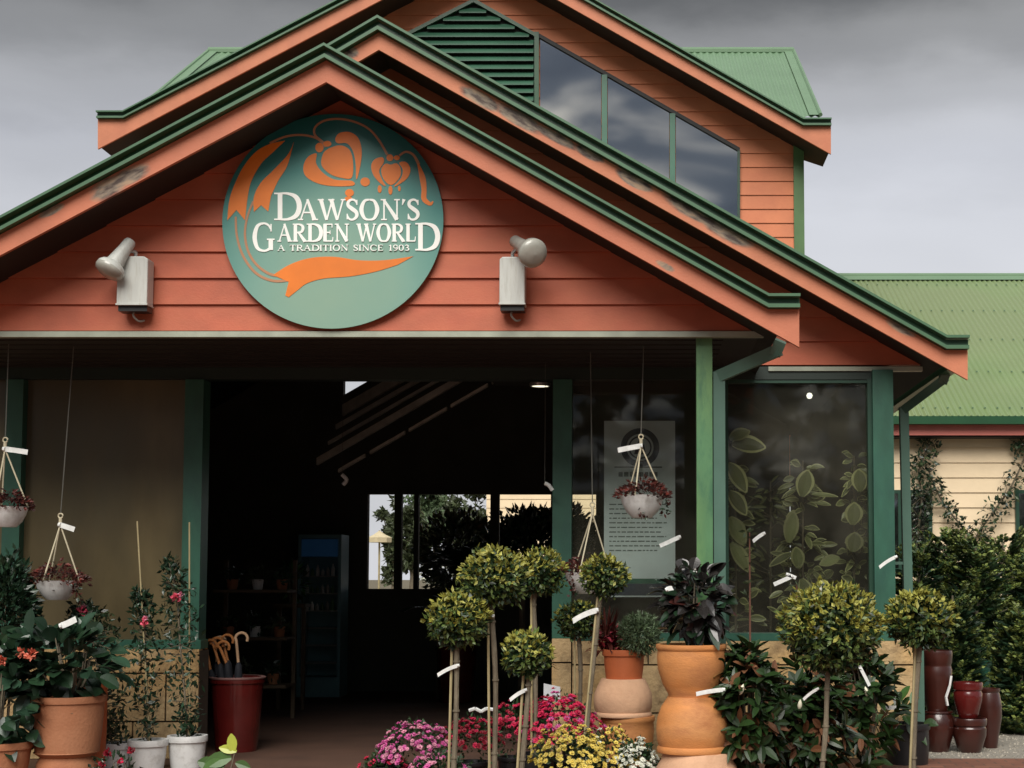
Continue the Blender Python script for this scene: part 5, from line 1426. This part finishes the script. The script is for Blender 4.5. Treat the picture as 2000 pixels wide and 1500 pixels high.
# palms silhouetted at the rear windows
def palm(label, u, vtop, y, n, L, base_v=1180):
    c = P(u, base_v, y); t = thing('indoor_palm', label, 'palm', (c.x, y, 0), 'palms inside by the rear windows')
    m = MB(); s_ = MB(); s_.tube([(c.x, y, 0), tuple(c)], [.05, .035], 8)
    for i in range(n):
        a = U(0, 6.28); el = U(.25, 1.3)
        d = Vector((math.cos(a) * math.cos(el), math.sin(a) * math.cos(el), math.sin(el))); q = []
        for k in range(9):
            s = k / 8; q.append(c + d * L * s - Vector((0, 0, 1)) * L * .55 * s * s)
        s_.tube(q, [.008 * (1 - .7 * k / 8) for k in range(9)], 4)
        for k in range(1, 9):
            for j in range(3):
                p = Vector(q[k - 1]).lerp(Vector(q[k]), j / 3)
                for sg in (-1, 1):
                    sd = d.cross(Vector((0, 0, 1))).normalized() * sg
                    m.leaf(p, (sd + d * .6 + Vector((0, 0, -.35))).normalized(), .20 * (1.1 - .5 * k / 8), .022, 0)
    m.build('fronds', L_dark, t); s_.build('trunk', bark, t)
palm('palm silhouetted in the widest rear window', 905, 980, 18.9, 17, .85, 1120)
palm('palm in front of the cream patch in the rear window', 1020, 1000, 18.2, 15, .75, 1150)
palm('low palm spreading under the rear sill', 860, 1100, 19.3, 12, .6, 1200)
# ceiling downlights
def downlight(label, u, v, y, wpx, e):
    c = P(u, v, y); t = thing('downlight', label, 'light', tuple(c))
    m = MB(); r = wpx / 2 / S(y); m.lathe(tuple(c), [(r, 0), (r * 1.12, .004), (r * 1.2, .03), (r * .9, .06)], 24); m.build('ring', steel, t)
    m = MB(); m.lathe(tuple(c), [(.001, -.004), (r * .9, .004)], 24); m.build('lamp', pbr('lit_lamp_%d' % u, (1.0, .93, .70), .4, 0, 5, emit=e), t)
    return c
c = downlight('lit round downlight under the dark shop ceiling', 1055, 755, 15.5, 36, 1.5)
m = MB(); m.box((c.x - .5, 15.2, c.z + .06), (c.x + .5, 15.9, c.z + .1)); m.build('ceiling_panel', dark_ceiling, B)
c2 = P(1581, 773, Y2 + 1.6)
t = thing('ceiling_lamp', 'small lit globe glowing behind the right window', 'light', tuple(c2))
m = MB(); m.lathe(tuple(c2), [(.001, -.03), (.02, -.024), (.03, 0), (.02, .024), (.001, .03)], 16); m.build('globe', pbr('lit_globe', (1, .96, .85), .4, 0, 5, emit=1.6), t)
m = MB(); m.tube([c2 + Vector((0, 0, .03)), (c2.x, c2.y, 3.6)], .004, 5); m.build('flex', black_pl, t)
for (u, v, pts, y, lab) in ((672, 937, ((668, 927), (677, 937), (670, 947)), 14.5, 'small bent white tag hanging in the doorway dark'), (1072, 950, ((1064, 944), (1072, 948), (1079, 958)), 12.6, 'curled white tag beside the right door post')):
    t = thing('swing_tag', lab, 'tag', tuple(P(u, v, y)))
    m = MB(); m.tube(catmull([tuple(P(*p, y)) for p in pts], 4), 4.0 / S(y), 8); m.build('tag_body', white_tag, t)
    top = P(pts[0][0], pts[0][1], y); m = MB(); m.tube([top, (top.x, top.y, 3.3)], .002, 5); m.build('thread', wire_mat, t)

# ------------------------------------------------------------------ outside behind the shop
YO = 38.0
c = P(741, 1062, YO)
t = thing('garden_parasol', 'cream garden parasol outside the rear window', 'parasol', (c.x, YO, 0))
m = MB(); r = 24 / S(YO); zt = P(741, 1036, YO).z; zb = P(741, 1050, YO).z
m.lathe((c.x, YO, 0), [(.001, zt), (r * .5, (zt * .4 + zb * .6)), (r, zb), (r * .98, zb - .12), (r * .9, zb - .02)], 8); m.build('canopy', pbr('cream_canvas', (.55, .47, .30), .8, .1, 5), t)
m = MB(); m.tube([(c.x, YO, 0), (c.x, YO, zt)], .025, 8); m.build('pole', bamboo, t)
def tree(label, u, vtop, y, wpx, n, vcrown, thin=False):
    top = P(u, vtop, y); cc = P(u, vcrown, y); r = wpx / 2 / S(y); h = top.z
    t = thing('tree', label, 'tree', (top.x, y, 0), 'trees beyond the rear windows')
    m = MB(); s_ = MB(); rz = (top.z - cc.z)
    q = [(top.x, y, 0), (top.x + .1, y, cc.z * .6), (top.x, y, cc.z)]; s_.tube(q, [.10, .07, .05], 8)
    cl = []
    for k in range(22):
        d = rnd_dir(); e = cc + Vector((d.x * r, d.y * r, d.z * rz)) * U(.3, .95); cl.append(e)
        s_.tube([q[1], Vector(q[2]).lerp(e, .4) + Vector((0, 0, -.1)), e], [.05, .03, .01], 5)
    for i in range(n * 3):
        e = random.choice(cl); p = e + rnd_dir() * U(0, r * .42)
        m.leaf(p, rnd_dir(), U(.14, .28), U(.08, .14), 0)
    m.build('crown', L_tree if not thin else L_rose, t); s_.build('trunk', bark, t)
tree('dark tree beyond the rear left window', 766, 970, 50, 60, 900, 1060)
tree('tall gum tree filling the middle rear window', 850, 930, 46, 110, 1500, 1010, True)
tree('bushy tree behind the widest rear window', 920, 940, 44, 110, 1500, 1040)
tree('small tree close behind the rear glass', 800, 990, 40, 60, 700, 1050)
shrub('bright_patch_shrub', 'low pale shrub added for the bright patches behind the rear window', 'shrub', (P(850, 1100, 40).x, 40, 0), tuple(P(850, 1118, 40)), (.5, .3, .32), 300, .10, .07, [WH, L_tree], weights=(3, 2), stems=6)  # added shrub, its white leaves standing in for bright patches
cb = thing('cream_outbuilding', 'cream weatherboard outbuilding seen through the rear glass', 'building', (P(1040, 1000, 43).x, 43, 0))
xa, xb = P(950, 1000, 43).x, P(1190, 1000, 43).x
boards([(xa, 0), (xb, 0), (xb, 5.2), (xa, 5.2)], 43, .25, 0, .02).build('wall', cream_mat, cb)
m = MB(); m.box((xa - .2, 42.6, 5.2), (xb + .2, 49, 5.3)); m.build('roof', green_dark, cb)
m = MB(); m.box((xa + .02, 43.1, 0), (xb - .02, 48, 5.19)); m.build('rear_room', cream_mat, cb)
shrub('dark_shrub', 'dark shrub outside in front of the cream outbuilding', 'shrub', (P(1065, 1100, 24).x, 24, 0), tuple(P(1065, 1078, 24)), (.98, .4, .70), 4200, .16, .08, [L_dark], stems=8)
shrub('dark_shrub', 'dark bushy shrub outside the widest rear window', 'shrub', (P(880, 1100, 25).x, 25, 0), tuple(P(890, 1085, 25)), (.62, .4, .72), 2200, .16, .07, [L_dark, L_tree], stems=8)

# ------------------------------------------------------------------ unseen tree screen, added behind the camera to darken reflections in the glass
m = MB()
for k in range(70):
    x = -70 + k * 2.0; h = 9.5 + 3 * pnoise(Vector((k * .31, 0, 5))) + U(0, 1.6); r_ = U(2.2, 3.2)
    for i in range(90):
        d = rnd_dir(); p = Vector((x, -34 + U(-2, 2), h * .55)) + Vector((d.x * r_, d.y * r_, d.z * h * .5))
        m.leaf(p, rnd_dir(), U(.8, 1.6), U(.6, 1.1), 0)
m.box((-72, -38.5, -.01), (72, -38, 5.2))
m.build('unseen_tree_screen', L_tree, kind='stuff')
